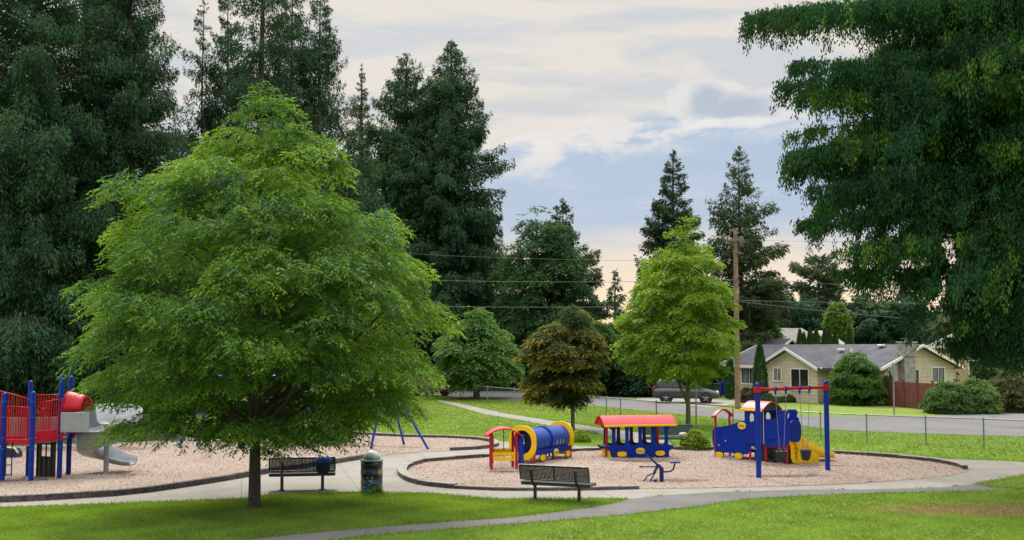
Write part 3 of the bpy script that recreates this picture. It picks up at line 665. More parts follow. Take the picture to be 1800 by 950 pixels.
shrub('dark purple leaved plant under the left window of the cream house', 1316, 708, 14, 682, 63, (.05, .05, .045), (.10, .09, .08), 50, .12)
shrub('grey green plant between pole and cypress in front of the cream house', 1350, 709, 12, 694, 64, (.04, .08, .05), (.07, .12, .07), 40, .10)
for i, (px, r_) in enumerate([(1377, 6), (1390, 5), (1365, 5), (1432, 5)]):
    shrub(['low flowering plant below the small window of the cream house', 'low plant right of the small window of the cream house', 'low plant beside the tall dark cypress', 'low plant beside the front door of the cream house'][i],
          px, 708, r_, 698-(i % 2)*3, 70+i, (.04, .08, .03), (.12, .12, .08), 22, .07, group='bedding plants along the cream house')
# young weed at the bin
shrub('yellow leaved weed growing in front of the litter bin', 659, 868, 5, 857, 75, (.16, .22, .02), (.30, .32, .03), 14, .05, name='weed')
# --- columnar evergreens
def column(label, px, by, top, rpx, seed, group=None, Y=None, cA=(.018, .055, .020), cB=(.035, .085, .026), name='columnar_cypress'):
    b = G(px, by) if Y is None else ((px-900)*Y/F, Y, 0); sc = b[1]/F; H = HC+(608-top)*sc; R = rpx*sc
    root = thing(name, label, 'tree', b, 0, group); rng = np.random.default_rng(seed); n = int(5200*R*H/2.2)+2500
    u = rng.random(n)*.985+.01; rad = R*np.interp(u, [0, .1, .45, .7, .88, 1], [.7, 1, .93, .66, .34, .03]); th = rng.uniform(0, 2*pi, n)
    rad *= (1+.07*np.sin(5*th+u*9)+.06*np.sin(9*th-u*23))*np.sqrt(rng.uniform(.45, 1.03, n))
    P = np.column_stack([rad*np.cos(th), rad*np.sin(th), u*H*.97]); D = np.column_stack([np.cos(th)*.45, np.sin(th)*.45, np.ones(n)])+rng.normal(size=(n, 3))*.3
    t = (rng.random(n)*.6+.4*(.5+.5*np.sin(th*3+u*14)))[:, None]; C = np.array(cA)*1.5*(1-t)+np.array(cB)*1.5*t
    link('crown', quads('crown', rhombi(P, D, rng.uniform(.10, .20, n), rng.uniform(.03, .055, n), rng, .9), C), 'leaf_conifer', root)
    mb = MB(); mb.tube([(0, 0, -.05), (0, 0, H*.8)], [.07, .02], 8); mb.build('trunk', 'bark', root)
    return root
column('tall dark columnar cypress at the left corner of the cream house gable', 1337, 708, 600, 13, 81)
column('slim dark cypress between the utility pole and the blue recycling bin', 1284, 703, 622, 9, 82)
column('dark columnar evergreen behind the bonnet of the parked grey car', 1243, 699, 632, 11, 83)
ga = 'pointed evergreens behind the cream house roof'
for i, (px, top, r_) in enumerate([(1405, 577, 10), (1412, 583, 9), (1423, 575, 11), (1434, 576, 12), (1449, 574, 11), (1457, 571, 9), (1467, 579, 11), (1492, 574, 13)]):
    column(['leftmost pointed evergreen above the cream house roof', 'short evergreen second from left above the cream house roof', 'third pointed evergreen from left above the cream house roof', 'fourth pointed evergreen from left above the cream house roof',
            'fifth pointed evergreen from left, at the end of the grey roof', 'tallest pointed evergreen above the cream house roof', 'pointed evergreen left of the white gable', 'dark evergreen right of the white gable'][i], px, 0, top, r_, 84+i, ga, Y=90, cA=(.03, .06, .015), cB=(.06, .10, .02), name='arborvitae')
# ------------------------------------------------------------------ conifers
def conifer_crown(seed, H, h0, Rf, nb, per, fl, fw, rise=.25, droop=.45, hang=.7, t0=.05, cA=(.024, .070, .042), cB=(.060, .138, .060), wid=.32, lenv=.3, gap=0.0, tip=.0, tipc=(.09, .06, .03), dk=1.25, curtain=.55):
    rng = np.random.default_rng(seed); Ps = []; Ds = []; Ls = []; Cs = []; br = []
    hs = h0+(H-h0)*(rng.random(nb)**.92); hs.sort(); ph = rng.uniform(0, 6.28, 6)
    cA, cB, tipc = np.array(cA), np.array(cB), np.array(tipc)
    for i, h in enumerate(hs):
        th = rng.uniform(0, 2*np.pi); f = (h-h0)/(H-h0)
        R = Rf(f)*(1+.16*sin(3*th+ph[0]+h*.8)+.12*sin(2*th+ph[1]-h*1.3))*rng.uniform(1-lenv, 1.10)
        if rng.random() < gap: continue
        R = max(R, .12); o = np.array([cos(th), sin(th), 0]); s_ = np.array([-sin(th), cos(th), 0])
        rz = rise*(1-f)+.15+f*.5; dr = droop*(1-f*.7)*rng.uniform(.7, 1.3)
        n = max(int(per*dk*(R**1.35)*rng.uniform(.75, 1.2)), 6)
        t = t0+(1-t0)*rng.random(n)**.62; lat = rng.uniform(-1, 1, n)
        w_ = wid*R*(1-t**1.5+.10)*lat
        P = o*(R*t)[:, None]+s_*w_[:, None]; P[:, 2] = h+R*(rz*t-dr*t*t)-np.abs(w_)*.35+rng.normal(size=n)*.07*min(R, 2)-rng.random(n)**1.4*curtain*(1-f*.65)*min(1, R/1.5)
        D = o*.55+s_*(np.sign(lat)*.45)[:, None]+rng.normal(size=(n, 3))*.30; D[:, 2] -= hang*rng.uniform(.3, 1.5, n)
        Ps.append(P); Ds.append(D); Ls.append(fl*rng.uniform(.55, 1.3, n)*(1-.45*f))
        tn = np.clip(rng.random()*.6+rng.random(n)*.5, 0, 1)[:, None]; c = cA*(1-tn)+cB*tn
        if tip > 0:
            k = (t > .86) & (rng.random(n) < tip); c[k] = tipc*rng.uniform(.7, 1.3, (k.sum(), 1))
        Cs.append(c); br.append((h, o, R, rz, dr))
    # leader
    n = 40; P = np.column_stack([rng.normal(size=n)*.05, rng.normal(size=n)*.05, rng.uniform(H-1.0, H, n)]); D = rng.normal(size=(n, 3)); D[:, 2] += .6
    Ps.append(P); Ds.append(D); Ls.append(np.full(n, fl*.6)); Cs.append(np.tile(cA, (n, 1)))
    P, D, L, C = map(np.concatenate, (Ps, Ds, Ls, Cs))
    return rhombi(P, D, L, L*fw, rng, .7), C, br
def conifer(name, label, px, Y, top, hw, seed, shape='cone', nb=170, per=16, group=None, low=.06, H=None, tr=None, bark='bark', **kw):
    sc = Y/F; H = H or HC+(608-top)*sc; R = hw*sc
    shp = {'cone': [(0, .9), (.1, 1), (.5, .72), (.75, .42), (.9, .2), (1, .03)], 'full': [(0, .9), (.15, 1), (.6, .95), (.8, .6), (.92, .3), (1, .05)],
           'sparse': [(0, .8), (.3, 1), (.6, .75), (.85, .35), (1, .04)], 'pine': [(0, .3), (.3, .7), (.6, 1), (.8, .9), (.95, .45), (1, .1)]}[shape]
    xs, ys = zip(*shp); Rf = lambda f: R*float(np.interp(f, xs, ys))
    root = thing(name, label, 'tree', ((px-900)*sc, Y, 0), 0, group)
    Q, C, br = conifer_crown(seed, H, H*low, Rf, nb, per, **kw)
    link('crown', quads('crown', Q, C), 'leaf_conifer', root)
    mb = MB(); tr = tr or H*.014+.06; rng = random.Random(seed)
    mb.tube([(0, 0, -.05), (0, 0, .3), (rng.uniform(-.1, .1), 0, H*.4), (rng.uniform(-.1, .1), 0, H*.75), (0, 0, H)], [tr*1.4, tr*1.05, tr*.75, tr*.4, .02], 10)
    for h, o, R_, rz, dr in br[::2]:
        pt = lambda t: (o[0]*R_*t, o[1]*R_*t, h+R_*(rz*t-dr*t*t)-.03)
        r = max(.012*R_, .012); mb.tube([pt(0), pt(.5), pt(.93)], [r*1.6, r, r*.4], 4, cap=False)
    mb.build('trunk', bark, root); return root
gl = 'tall conifers behind the left play area'
FL = dict(fl=.30, fw=.32, dk=4.0, curtain=1.1)
C_ = conifer
C_('cedar_tree', 'broad dark cedar at the left edge behind the climbing tower', 48, 58, -330, 165, 101, 'full', 560, 17, gl, .03, hang=1.0, droop=.55, gap=.03, tip=.10, **FL)
C_('cedar_tree', 'dark cedar mostly beyond the left edge of the view', -70, 62, -260, 150, 102, 'full', 240, 14, gl, .03, hang=1.0, **FL)
C_('cedar_tree', 'dense dark cedar second from the left reaching above the picture', 215, 60, -150, 105, 103, 'full', 560, 24, gl, .03, hang=1.0, droop=.5, tip=.12, **FL)
C_('cedar_tree', 'dark cedar filling the gap behind the two leftmost cedars', 135, 68, -230, 105, 104, 'full', 250, 18, gl, .03, hang=1.0, **FL)
SP = dict(fl=.32, fw=.30, hang=1.0, droop=.40, dk=3.4, curtain=.9)
C_('fir_tree', 'thin half bare fir rising between the dense cedars and the sparse firs', 348, 74, -40, 62, 105, 'sparse', 210, 22, gl, .1, gap=.1, tr=.13, **SP)
C_('fir_tree', 'sparse fir with a thin trunk left of the thick trunked fir', 390, 74, -70, 70, 106, 'sparse', 330, 28, gl, .1, gap=.08, tip=.2, tr=.16, **SP)
C_('fir_tree', 'tall open fir with a thick visible trunk above the ash crown', 453, 70, -300, 85, 107, 'sparse', 480, 16, gl, .1, tr=.30, gap=.05, tip=.1, **SP)
C_('fir_tree', 'fir standing right beside the thick trunked fir', 505, 74, -120, 78, 108, 'sparse', 450, 22, gl, .1, gap=.03, tip=.15, tr=.18, **SP)
C_('fir_tree', 'fir with reddish branch tips at the right of the open group', 556, 76, -60, 84, 109, 'sparse', 450, 22, gl, .08, gap=.03, tip=.35, tr=.18, **SP)
C_('fir_tree', 'short fir with a pointed top in the dip left of the twin cedars', 632, 104, 106, 58, 110, 'cone', 330, 26, gl, .08, tip=.3, **SP)
DN = dict(fl=.46, fw=.32, hang=.8, dk=1.5, curtain=1.1)
C_('cedar_tree', 'shorter left one of the twin dense cedars', 712, 102, 88, 98, 111, 'full', 620, 30, gl, .04, tip=.05, **DN)
C_('cedar_tree', 'taller right one of the twin dense cedars beside the open sky', 792, 100, 64, 92, 112, 'full', 660, 30, gl, .04, tip=.10, **DN)
C_('cedar_tree', 'dense dark cedar hidden behind the top of the ash crown', 470, 66, 205, 120, 113, 'full', 260, 22, gl, .04, **DN)
C_('cedar_tree', 'dense dark cedar behind the right shoulder of the ash crown', 620, 68, 230, 95, 114, 'full', 260, 26, gl, .04, **DN)
C_('cedar_tree', 'dark cedar behind the left shoulder of the ash crown', 315, 66, 235, 110, 115, 'full', 250, 22, gl, .04, **DN)
C_('cedar_tree', 'dark slim cedar filling the right foot of the twin cedars', 862, 112, 395, 56, 126, 'full', 200, 26, gl, .04, **DN)
# right half
C_('fir_tree', 'pointed fir with ragged right side behind the broadleaf tree', 990, 100, 350, 92, 116, 'cone', 240, 22, None, .05, tip=.3, rise=.45, fl=.5, fw=.3, dk=2.2, hang=.3)
C_('fir_tree', 'small distant fir left of the lime green tree', 1082, 120, 478, 36, 117, 'cone', 110, 22, None, .05, tip=.2, fl=.8, fw=.25)
C_('fir_tree', 'pointed dark fir behind the top of the lime green tree', 1186, 92, 262, 86, 118, 'cone', 300, 22, None, .05, rise=.3, fl=.45, fw=.32, dk=2.6, hang=.45, curtain=.3, cA=(.028, .064, .034), cB=(.06, .11, .05), tip=.12)
C_('fir_tree', 'tall lacy fir directly behind the utility pole', 1303, 94, 256, 98, 119, 'cone', 340, 15, None, .05, fl=.45, fw=.32, dk=2.4, hang=.6, tr=.24, gap=.04, tip=.25, curtain=.3, cA=(.04, .08, .036), cB=(.08, .13, .05))
C_('fir_tree', 'dark fir behind the left end of the cream house', 1352, 124, 495, 58, 120, 'full', 200, 18, None, .05, fl=.9, fw=.28)
C_('pine_tree', 'hazy grey green pine rising beside the hanging cedar', 1440, 130, 452, 46, 121, 'pine', 170, 18, None, .1, fl=1.0, fw=.3, cA=(.07, .11, .085), cB=(.13, .17, .11), rise=.5, hang=-.2)  # distance haze put into the paler needle colours
C_('fir_tree', 'small spiky distant fir right of the lacy fir', 1383, 130, 500, 16, 122, 'cone', 80, 22, None, .05, fl=.8, fw=.25, cA=(.05, .08, .06), cB=(.09, .12, .08))
gr_ = 'dark evergreens behind the cream house'
C_('cedar_tree', 'dark evergreen behind the middle of the cream house roof', 1425, 126, 524, 60, 123, 'full', 170, 12, gr_, .03, fl=.9, fw=.3)
C_('cedar_tree', 'dark evergreen left of the chimney behind the cream house', 1525, 124, 515, 62, 124, 'full', 180, 12, gr_, .03, fl=.9, fw=.3)
C_('cedar_tree', 'dark evergreen right above the chimney of the cream house', 1592, 122, 512, 62, 125, 'full', 190, 12, gr_, .03, fl=.9, fw=.3)
C_('cedar_tree', 'dark evergreen between the cream house gable and the tan house', 1640, 108, 585, 30, 127, 'cone', 130, 18, gr_, .03, fl=.8, fw=.3)
C_('cedar_tree', 'dark evergreen behind the roadside shrubs at the right edge', 1840, 110, 520, 80, 128, 'full', 160, 10, gr_, .03, fl=.9, fw=.3)
# dark trees across the road at left, below the twin cedars
gd = 'dark evergreens across the road at left'
C_('cedar_tree', 'dark low cedar behind the brown fence across the road', 880, 96, 560, 60, 129, 'full', 170, 14, gd, .02, fl=.9, fw=.3)
C_('cedar_tree', 'dark low cedar behind the bronze maple across the road', 965, 98, 560, 60, 130, 'full', 170, 14, gd, .02, fl=.9, fw=.3)
C_('cedar_tree', 'dark cedar left of the lime green tree across the road', 1045, 100, 565, 50, 131, 'full', 150, 14, gd, .02, fl=.9, fw=.3)
C_('cedar_tree', 'dark cedar hidden behind the lower leaves of the lime green tree', 1215, 104, 560, 60, 132, 'full', 150, 12, gd, .02, fl=.9, fw=.3)
C_('cedar_tree', 'dark cedar behind the ash crown across the road', 760, 98, 560, 70, 133, 'full', 170, 12, gd, .02, fl=.9, fw=.3)
# ------------------------------------------------------------------ the near weeping cedar at right
def weeping_cedar():
    Y0 = 33.0; sc = Y0/F; base = (17.1, Y0, 0); pxc = 900+base[0]/sc
    root = thing('weeping_cedar', 'huge near cedar with long hanging branchlets filling the right edge', 'tree', base)
    rng = np.random.default_rng(77)
    reach = [(0, 1400), (15, 1318), (30, 1318), (60, 1340), (100, 1375), (135, 1355), (165, 1360), (200, 1400), (240, 1395), (285, 1362), (310, 1400), (345, 1385), (400, 1400), (440, 1430), (480, 1470), (540, 1500), (580, 1560), (620, 1680), (660, 1700)]
    ys = np.array([a for a, b in reach]); rx = np.array([(pxc-b-18)*sc for a, b in reach])
    Ps = []; Ds = []; Ls = []; Ws = []; Cs = []; mb = MB()
    def branch(h, th, R, rise, droop, hl, dens_, scale=1.0):
        o = np.array([cos(th), sin(th), 0]); s_ = np.array([-sin(th), cos(th), 0]); ph = rng.uniform(0, 6)
        wob = rng.uniform(-.25, .25)*R
        cur = lambda t: np.column_stack([o[0]*R*t+s_[0]*wob*np.sin(t*3+ph), o[1]*R*t+s_[1]*wob*np.sin(t*3+ph), h+R*(rise*t-droop*t**2)])
        ts = np.linspace(0, 1, 7); pp = cur(ts); r = .006*R
        mb.tube(pp, np.linspace(r*1.5, .008, 7), 5, cap=False)
        nh = int(dens_*1.3*R*rng.uniform(.8, 1.2))+4
        tone = rng.random()
        t = .10+.90*rng.random(nh)**.8; lat = rng.normal(size=nh)*.55*np.clip(1.25-t, .2, 1)*min(R*.36, 2.2)
        P0 = cur(t)+s_*lat[:, None]; P0[:, 2] += .10-np.abs(lat)*.22
        ln = hl*rng.uniform(.25, 1.15, nh)*np.clip(1.25-t*.75, .4, 1)*(.35+.95*np.abs(np.sin(t*rng.uniform(5, 9)+lat*2+ph)))
        sw = o*rng.uniform(-.05, .25, nh)[:, None]+rng.normal(size=(nh, 3))*.06
        k = 50
        kk = np.repeat(np.arange(nh), k); u = rng.random(nh*k); L = ln[kk]
        wv = .045+.075*np.sin(u*pi)**.7
        P = P0[kk]+sw[kk]*(L*u)[:, None]+rng.normal(size=(nh*k, 3))*wv[:, None]*.8; P[:, 2] -= (L*u-rng.normal(size=nh*k)*.03)
        D = rng.normal(size=(nh*k, 3))*.30+o*.10; D[:, 2] -= 1.0
        Ps.append(P); Ds.append(D); Ls.append(rng.uniform(.06, .15, nh*k)); Ws.append(np.full(nh*k, .40))
        tt = np.clip(tone*.5+rng.random(nh)[kk]*.35+rng.random(nh*k)*.25, 0, 1)[:, None]
        C = np.array([.008, .048, .028])*(1-tt)+np.array([.042, .130, .034])*tt
        fresh = (rng.random(nh)[kk] < (.42 if tone > .76 else .02)); C[fresh] = np.array([.095, .200, .026])*rng.uniform(.8, 1.2, (fresh.sum(), 1))
        rust = (t[kk] > .93) & (rng.random(nh*k) < .06); C[rust] = (.10, .05, .025)
        Cs.append(C)
    for i in range(560):
        h = 5.4+rng.random()**.9*16.5; th = rng.uniform(0, 2*pi); facing = -cos(th)      # facing 1 = towards picture left
        py = 608-(h-HC)/sc; R = float(np.interp(py, ys, rx)) if py > 0 else max(8.0-(h-14.5)*.55, .8)
        side = .62+.38*max(facing, 0)**2
        R *= side*rng.uniform(.52, .93)
        if h < 10 and rng.random() < .12: continue
        if h < 7.4: R *= np.clip(.45+(h-5.4)/3.6, .3, 1)
        branch(h, th, max(R, .5), rng.uniform(-.25, .75), rng.uniform(.15, .75), rng.uniform(.9, 2.4), 14)
    # limbs whose tips stand out against the sky  (tip px, tip py)
    for px, py in [(1318, 22), (1330, 10), (1357, 142), (1365, 285), (1386, 345), (1392, 400), (1345, 40), (1372, 150), (1385, 292), (1400, 240), (1430, 452), (1470, 480), (1400, 180)]:
        tx = (px-900)*sc-base[0]; tz = HC+(608-py)*sc; R = abs(tx); rise = rng.uniform(.10, .2); dr = rng.uniform(.10, .22)
        branch(tz-R*(rise-dr), pi+rng.uniform(-.22, .22), R, rise, dr, rng.uniform(.9, 1.5), 15)
    # the low tangle at the right
    for px, py in [(1650, 625), (1668, 632), (1690, 628), (1712, 620), (1735, 612), (1690, 575), (1720, 585), (1745, 596), (1768, 612), (1790, 630), (1700, 600), (1756, 570), (1640, 560), (1575, 510), (1600, 500)]:
        tx = (px-900)*sc-base[0]; tz = HC+(608-py)*sc+.45; R = abs(tx)
        branch(tz+R*.10, pi+rng.uniform(-.5, .5), max(R, .8), .05, .17, rng.uniform(.9, 1.5), 17)
    P, D, L, W, C = map(np.concatenate, (Ps, Ds, Ls, Ws, Cs))
    wx = P[:, 0]+base[0]; wy = P[:, 1]+base[1]; rr_ = wx/wy; zz_ = P[:, 2]     # the open slot between two boughs
    gap = (rng.random(len(P)) < .95*np.exp(-(np.abs(rr_-.402-.006*np.sin(zz_*2.1)-.003*np.sin(zz_*7))/(.0075+.004*np.sin(zz_*1.7+1)))**4)*np.clip((zz_-4.4)/.8, 0, 1)*np.clip((8.4-zz_)/1.5, 0, 1))
    rad_ = np.hypot(P[:, 0], P[:, 1]); an_ = np.arctan2(P[:, 1], P[:, 0])
    fl_ = np.interp(rad_, [0, 2.2, 3.4, 4.0, 5.6, 7.0, 8.0], [2.0, 2.5, 3.2, 4.3, 4.4, 5.9, 7.2])+.35*np.sin(an_*23+rad_*2)+.25*np.sin(an_*47)
    gap |= zz_ < fl_
    P, D, L, W, C = P[~gap], D[~gap], L[~gap], W[~gap], C[~gap]
    print('weeping cedar quads', len(P))
    link('crown', quads('crown', rhombi(P, D, L, L*W, rng, .9), C), 'leaf_conifer', root)
    mb.tube([(0, 0, -.1), (0, 0, .5), (.1, 0, 8), (0, .1, 16), (0, 0, 23)], [.75, .6, .42, .22, .04], 16)
    mb.build('trunk', 'bark', root)
weeping_cedar()
# ------------------------------------------------------------------ far wood that closes the horizon
def far_wood():
    rng = np.random.default_rng(9); Qs = []; Cs = []
    for i in range(130):
        x = rng.uniform(-150, 170); y = rng.uniform(175, 215); H = rng.uniform(7, 13); R = rng.uniform(2.5, 4.5)
        Rf = lambda f: R*float(np.interp(f, [0, .2, .6, .85, 1], [.9, 1, .7, .35, .05]))
        q, c, _ = conifer_crown(1000+i, H, .2, Rf, 34, 3.2, 1.8, .45, cA=(.03, .06, .045), cB=(.06, .095, .06))
        Qs.append(q+np.array([x, y, 0])); Cs.append(c)
    o = link('far_wood', quads('far_wood', np.concatenate(Qs), np.concatenate(Cs)), 'leaf_conifer')
    tag(o, 'distant dark line of woodland closing the horizon', 'woodland', kind='stuff')
far_wood()
# ================================================================== MATERIALS FOR BUILT THINGS
mat('cream_siding', (.66, .58, .43), .8, .08, 3, .15, 30)
mat('tan_siding', (.48, .34, .22), .8, .08, 3, .15, 30)
mat('grey_siding', (.16, .16, .17), .8, .08, 3, .15, 30)
mat('teal_siding', (.060, .11, .13), .8, .08, 3, .15, 30)
mat('white_siding', (.34, .37, .32), .8, .08, 3, .15, 30)
mat('shingle_dark', (.085, .088, .108), .9, .2, 1.2, .6, 12, color2=(.058, .060, .075))
mat('shingle_grey', (.21, .20, .195), .9, .15, 1.2, .5, 12)
mat('white_trim', (.80, .79, .76), .5, .06, 8)
mat('curtain', (.30, .31, .31), .8, .2, 8)
mat('brick_brown', (.16, .09, .065), .9, .2, 6, .3, 12)
mat('chimney_stone', (.34, .33, .30), .9, .25, 4, .8, 9, color2=(.20, .20, .185))
mat('dark_metal', (.03, .03, .035), .45, .1, 8, metal=.3)
mat('red_wood', (.18, .055, .045), .8, .2, 3, .4, 20, color2=(.12, .040, .034))
mat('brown_wood', (.055, .035, .028), .85, .2, 3, .4, 20)
mat('galvanised', (.34, .36, .36), .45, .15, 10, metal=.7)
mat('arm_wood', (.17, .155, .14), .9, .2, 5)
mat('pole_wood', (.26, .185, .125), .85, .25, 5, .8, 18, color2=(.16, .095, .060))
mat('door_white', (.55, .55, .56), .5, .05, 4)
mat('asphalt_patch', (.10, .10, .10), .9, .1, 8)
mat('blue_plastic', (.0015, .026, .300), .55, .10, 2.5, .06, 60, spec=.18, dirt=.03)
mat('blue_metal', (.0015, .028, .30), .45, .10, 3, spec=.25, dirt=.03)
mat('blue_tube', (.002, .060, .38), .33, .10, 3, spec=.5, dirt=.03)
mat('navy_plastic', (.008, .014, .055), .5, .1, 4)
mat('red_metal', (.50, .005, .022), .45, .10, 3, spec=.3, dirt=.04)
mat('red_faded', (.68, .070, .085), .45, .12, 1.8, spec=.4, dirt=.06)
mat('yellow_plastic', (.92, .58, .006), .5, .06, 2.5, spec=.25, dirt=.04)
mat('cream_plastic', (.70, .62, .35), .5, .08, 4)
mat('orange_ink', (.40, .10, .01), .6, .1, 4)
mat('grey_plastic', (.33, .36, .39), .42, .10, 2, coat=.2, dirt=.05)
mat('deck_coat', (.22, .22, .23), .7, .1, 8)
mat('black_rubber', (.018, .018, .022), .6, .2, 10)
mat('bench_coat', (.020, .024, .030), .35, .2, 12, coat=.4)
mat('green_bench_coat', (.018, .085, .065), .45, .15, 8, coat=.2)
mat('chain', (.30, .30, .32), .4, .1, 10, metal=.8)
mat('wall_concrete', (.15, .155, .155), .9, .2, 1.5, .6, 10, dirt=.4)
def glassmat(name, col, rough=.08):
    m_ = bpy.data.materials.new(name); m_.use_nodes = True; b = m_.node_tree.nodes['Principled BSDF']
    b.inputs['Base Color'].default_value = (*col, 1); b.inputs['Roughness'].default_value = rough; b.inputs['Specular IOR Level'].default_value = .8; M[name] = m_
glassmat('window_glass', (.030, .038, .050)); glassmat('window_glass_dark', (.022, .020, .026))
# lap lines on the siding, board lines on fences
def lapmat(name, src, step, amt=.35, axis=2, dark=.75):
    m_ = M[src].copy(); m_.name = name; t = NT(m_.node_tree); b = t.n['Principled BSDF']
    co = t.new('ShaderNodeTexCoord').outputs['Object']; c = t.sep(co)[axis]
    fr = t.m('FRACT', t.m('DIVIDE', c, step)); ln = t.smooth(t.m('ABSOLUTE', t.m('SUBTRACT', fr, .5)), .40, .48)
    old = b.inputs['Base Color'].links[0].from_socket
    t.l.new(t.mix(t.m('MULTIPLY', ln, 1-dark), old, (.02, .02, .02)), b.inputs['Base Color'])
    bn = t.new('ShaderNodeBump'); bn.inputs['Distance'].default_value = .03; bn.inputs['Strength'].default_value = amt
    t.l.new(fr, bn.inputs['Height']); t.l.new(bn.outputs[0], b.inputs['Normal']); M[name] = m_
lapmat('cream_lap', 'cream_siding', .26, .5, 2, .72); lapmat('tan_lap', 'tan_siding', .3, .5, 2, .75); lapmat('teal_lap', 'teal_siding', .3); lapmat('shingle_lap', 'shingle_dark', .16, .4, 2, .8)
# ================================================================== HOUSES
def window(root, face, cx, z0, z1, wd, y=None, x=None, panes=2, fr=.09, dark=False, curtains=False, out=.03):
    """face 'f' : on the plane y, looking -y ; face 'r' : on the plane x, looking +x"""
    mb = MB(); g = MB(); cu = MB(); h = z1-z0
    def bx(m_, a, z, sa, sz, d, dep):
        if face == 'f': m_.box((a, y-d, z), (sa, dep, sz), bev=.008)
        else: m_.box((x+d, a, z), (dep, sa, sz), bev=.008)
    for s in (-1, 1): bx(mb, cx+s*(wd/2+fr/2-.02), (z0+z1)/2, fr, h+2*fr-.04, .035, .07)
    for z in (z0-fr/2+.02, z1+fr/2-.02): bx(mb, cx, z, wd-.045, fr, .037, .078)
    for k in range(1, panes): bx(mb, cx-wd/2+wd*k/panes, (z0+z1)/2, .05, h-.05, .03, .05)
    bx(g, cx, (z0+z1)/2, wd-.02, h-.02, .010, .02)
    f = mb.build('window', 'white_trim', root); g.build('pane', 'window_glass_dark' if dark else 'window_glass', f)
    if curtains:
        for s in (-1, 1):
            for q in range(3): bx(cu, cx+s*wd*(.16+.10*q), (z0+z1)/2, wd*.07, h-.06, .0225, .012)
        cu.build('curtain', 'curtain', f)
def gable_roof(root, L, D, ze, zr, ov, m_, x0=0.0, y0=0.0, axis='x', th=.14, fascia=True, back=0.0, name='roof'):
    """ridge along axis; eave height ze at the wall line, ridge zr"""
    mb = MB(); sl_ = (zr-ze)/(D/2); e = ze-sl_*ov
    if axis == 'x':
        mb.slab([(x0-ov, y0-ov, e), (x0+L+ov, y0-ov, e), (x0+L+ov, y0+D/2-.002, zr), (x0-ov, y0+D/2-.002, zr)], th)
        mb.slab([(x0-ov, y0+D/2+.002, zr), (x0+L+ov, y0+D/2+.002, zr), (x0+L+ov, y0+D+ov, e), (x0-ov, y0+D+ov, e)], th)
    else:
        mb.slab([(x0-ov, y0-ov, e), (x0+D/2-.002, y0-ov, zr), (x0+D/2-.002, y0+L, zr), (x0-ov, y0+L, e)], th)
        mb.slab([(x0+D/2+.002, y0-ov, zr), (x0+D+ov, y0-ov, e), (x0+D+ov, y0+L, e), (x0+D/2+.002, y0+L, zr)], th)
    r = mb.build(name, m_, root)
    if fascia:
        f = MB(); bw = .055
        def board(p, q, off):
            p, q = np.array(p, float), np.array(q, float); o_ = np.array(off)
            f.add([p+o_, q+o_, q+o_+[0, 0, -.2], p+o_+[0, 0, -.2], p+o_*0, q+o_*0, q+[0, 0, -.2], p+[0, 0, -.2]], [(0, 1, 2, 3), (7, 6, 5, 4), (0, 4, 5, 1), (3, 2, 6, 7), (0, 3, 7, 4), (1, 5, 6, 2)])
        if axis == 'x':
            for xe, s in ((x0+L+ov+.003, 1), (x0-ov-.003, -1)):
                board((xe, y0-ov, e+.02), (xe, y0+D/2, zr+.02), (s*bw, 0, 0)); board((xe, y0+D/2+.003, zr+.02), (xe, y0+D+ov, e+.02), (s*bw, 0, 0))
            board((x0-ov, y0-ov-.003, e+.01), (x0+L+ov, y0-ov-.003, e+.01), (0, -bw, 0))
        else:
            ye = y0-ov-.003
            board((x0-ov, ye, e+.02), (x0+D/2, ye, zr+.02), (0, -bw, 0)); board((x0+D/2+.003, ye, zr+.02), (x0+D+ov, ye, e+.02), (0, -bw, 0))
        f.build('fascia', 'white_trim', r)
    return r
def gable_walls(root, L, D, ze, zr, m_, x0=0.0, y0=0.0, axis='x', name='wall'):
    t = .16; mb = MB()
    if axis == 'x':
        a = [(y0, 0), (y0+D, 0), (y0+D, ze-t), (y0+D/2, zr-t), (y0, ze-t)]
        vs = [(x0, y, z) for y, z in a]+[(x0+L, y, z) for y, z in a]
    else:
        a = [(x0, 0), (x0+D, 0), (x0+D, ze-t), (x0+D/2, zr-t), (x0, ze-t)]
        vs = [(x, y0, z) for x, z in a]+[(x, y0+L, z) for x, z in a]
    mb.add(vs, [(0, 1, 2, 3, 4), (9, 8, 7, 6, 5)]+[(i, i+5, (i+1) % 5+5, (i+1) % 5) for i in range(5)])
    return mb.build(name, m_, root)
HA = -RAD(60)
Cc = np.array((24.1, 71.0)); ux = np.array((cos(HA), sin(HA))); vy = np.array((-sin(HA), cos(HA)))
HL, HD = 15.0, 7.4; HO = Cc-ux*HL
house = thing('house', 'cream single storey house with a dark shingled roof and front gable across the road', 'house', (HO[0], HO[1], 0), HA)
gable_walls(house, HL, HD, 2.62, 4.02, 'cream_lap'); mr = gable_roof(house, HL, HD, 2.60, 4.0, .42, 'shingle_lap')
gable_walls(house, 3.2, 5.2, 2.62, 3.76, 'cream_lap', 5.75, -1.55, 'y'); gable_roof(house, 3.9, 5.2, 2.58, 3.78, .42, 'shingle_lap', 5.75, -1.55, 'y')
window(house, 'f', 7.2, 1.42, 2.30, .72, y=-1.55, curtains=True); window(house, 'f', 9.35, .85, 2.28, 1.65, y=-1.55, dark=True)
window(house, 'f', 2.6, 1.05, 2.2, 1.7, y=0, curtains=True)
window(house, 'r', 5.6, 1.42, 2.40, 1.25, x=HL, curtains=True); window(house, 'r', 3.35, 1.2, 2.3, .6, x=HL, panes=1, fr=.05); window(house, 'r', 1.0, 1.3, 2.3, .55, x=HL, panes=1, fr=.05)
window(house, 'f', 13.6, 1.1, 2.2, 1.5, y=0)
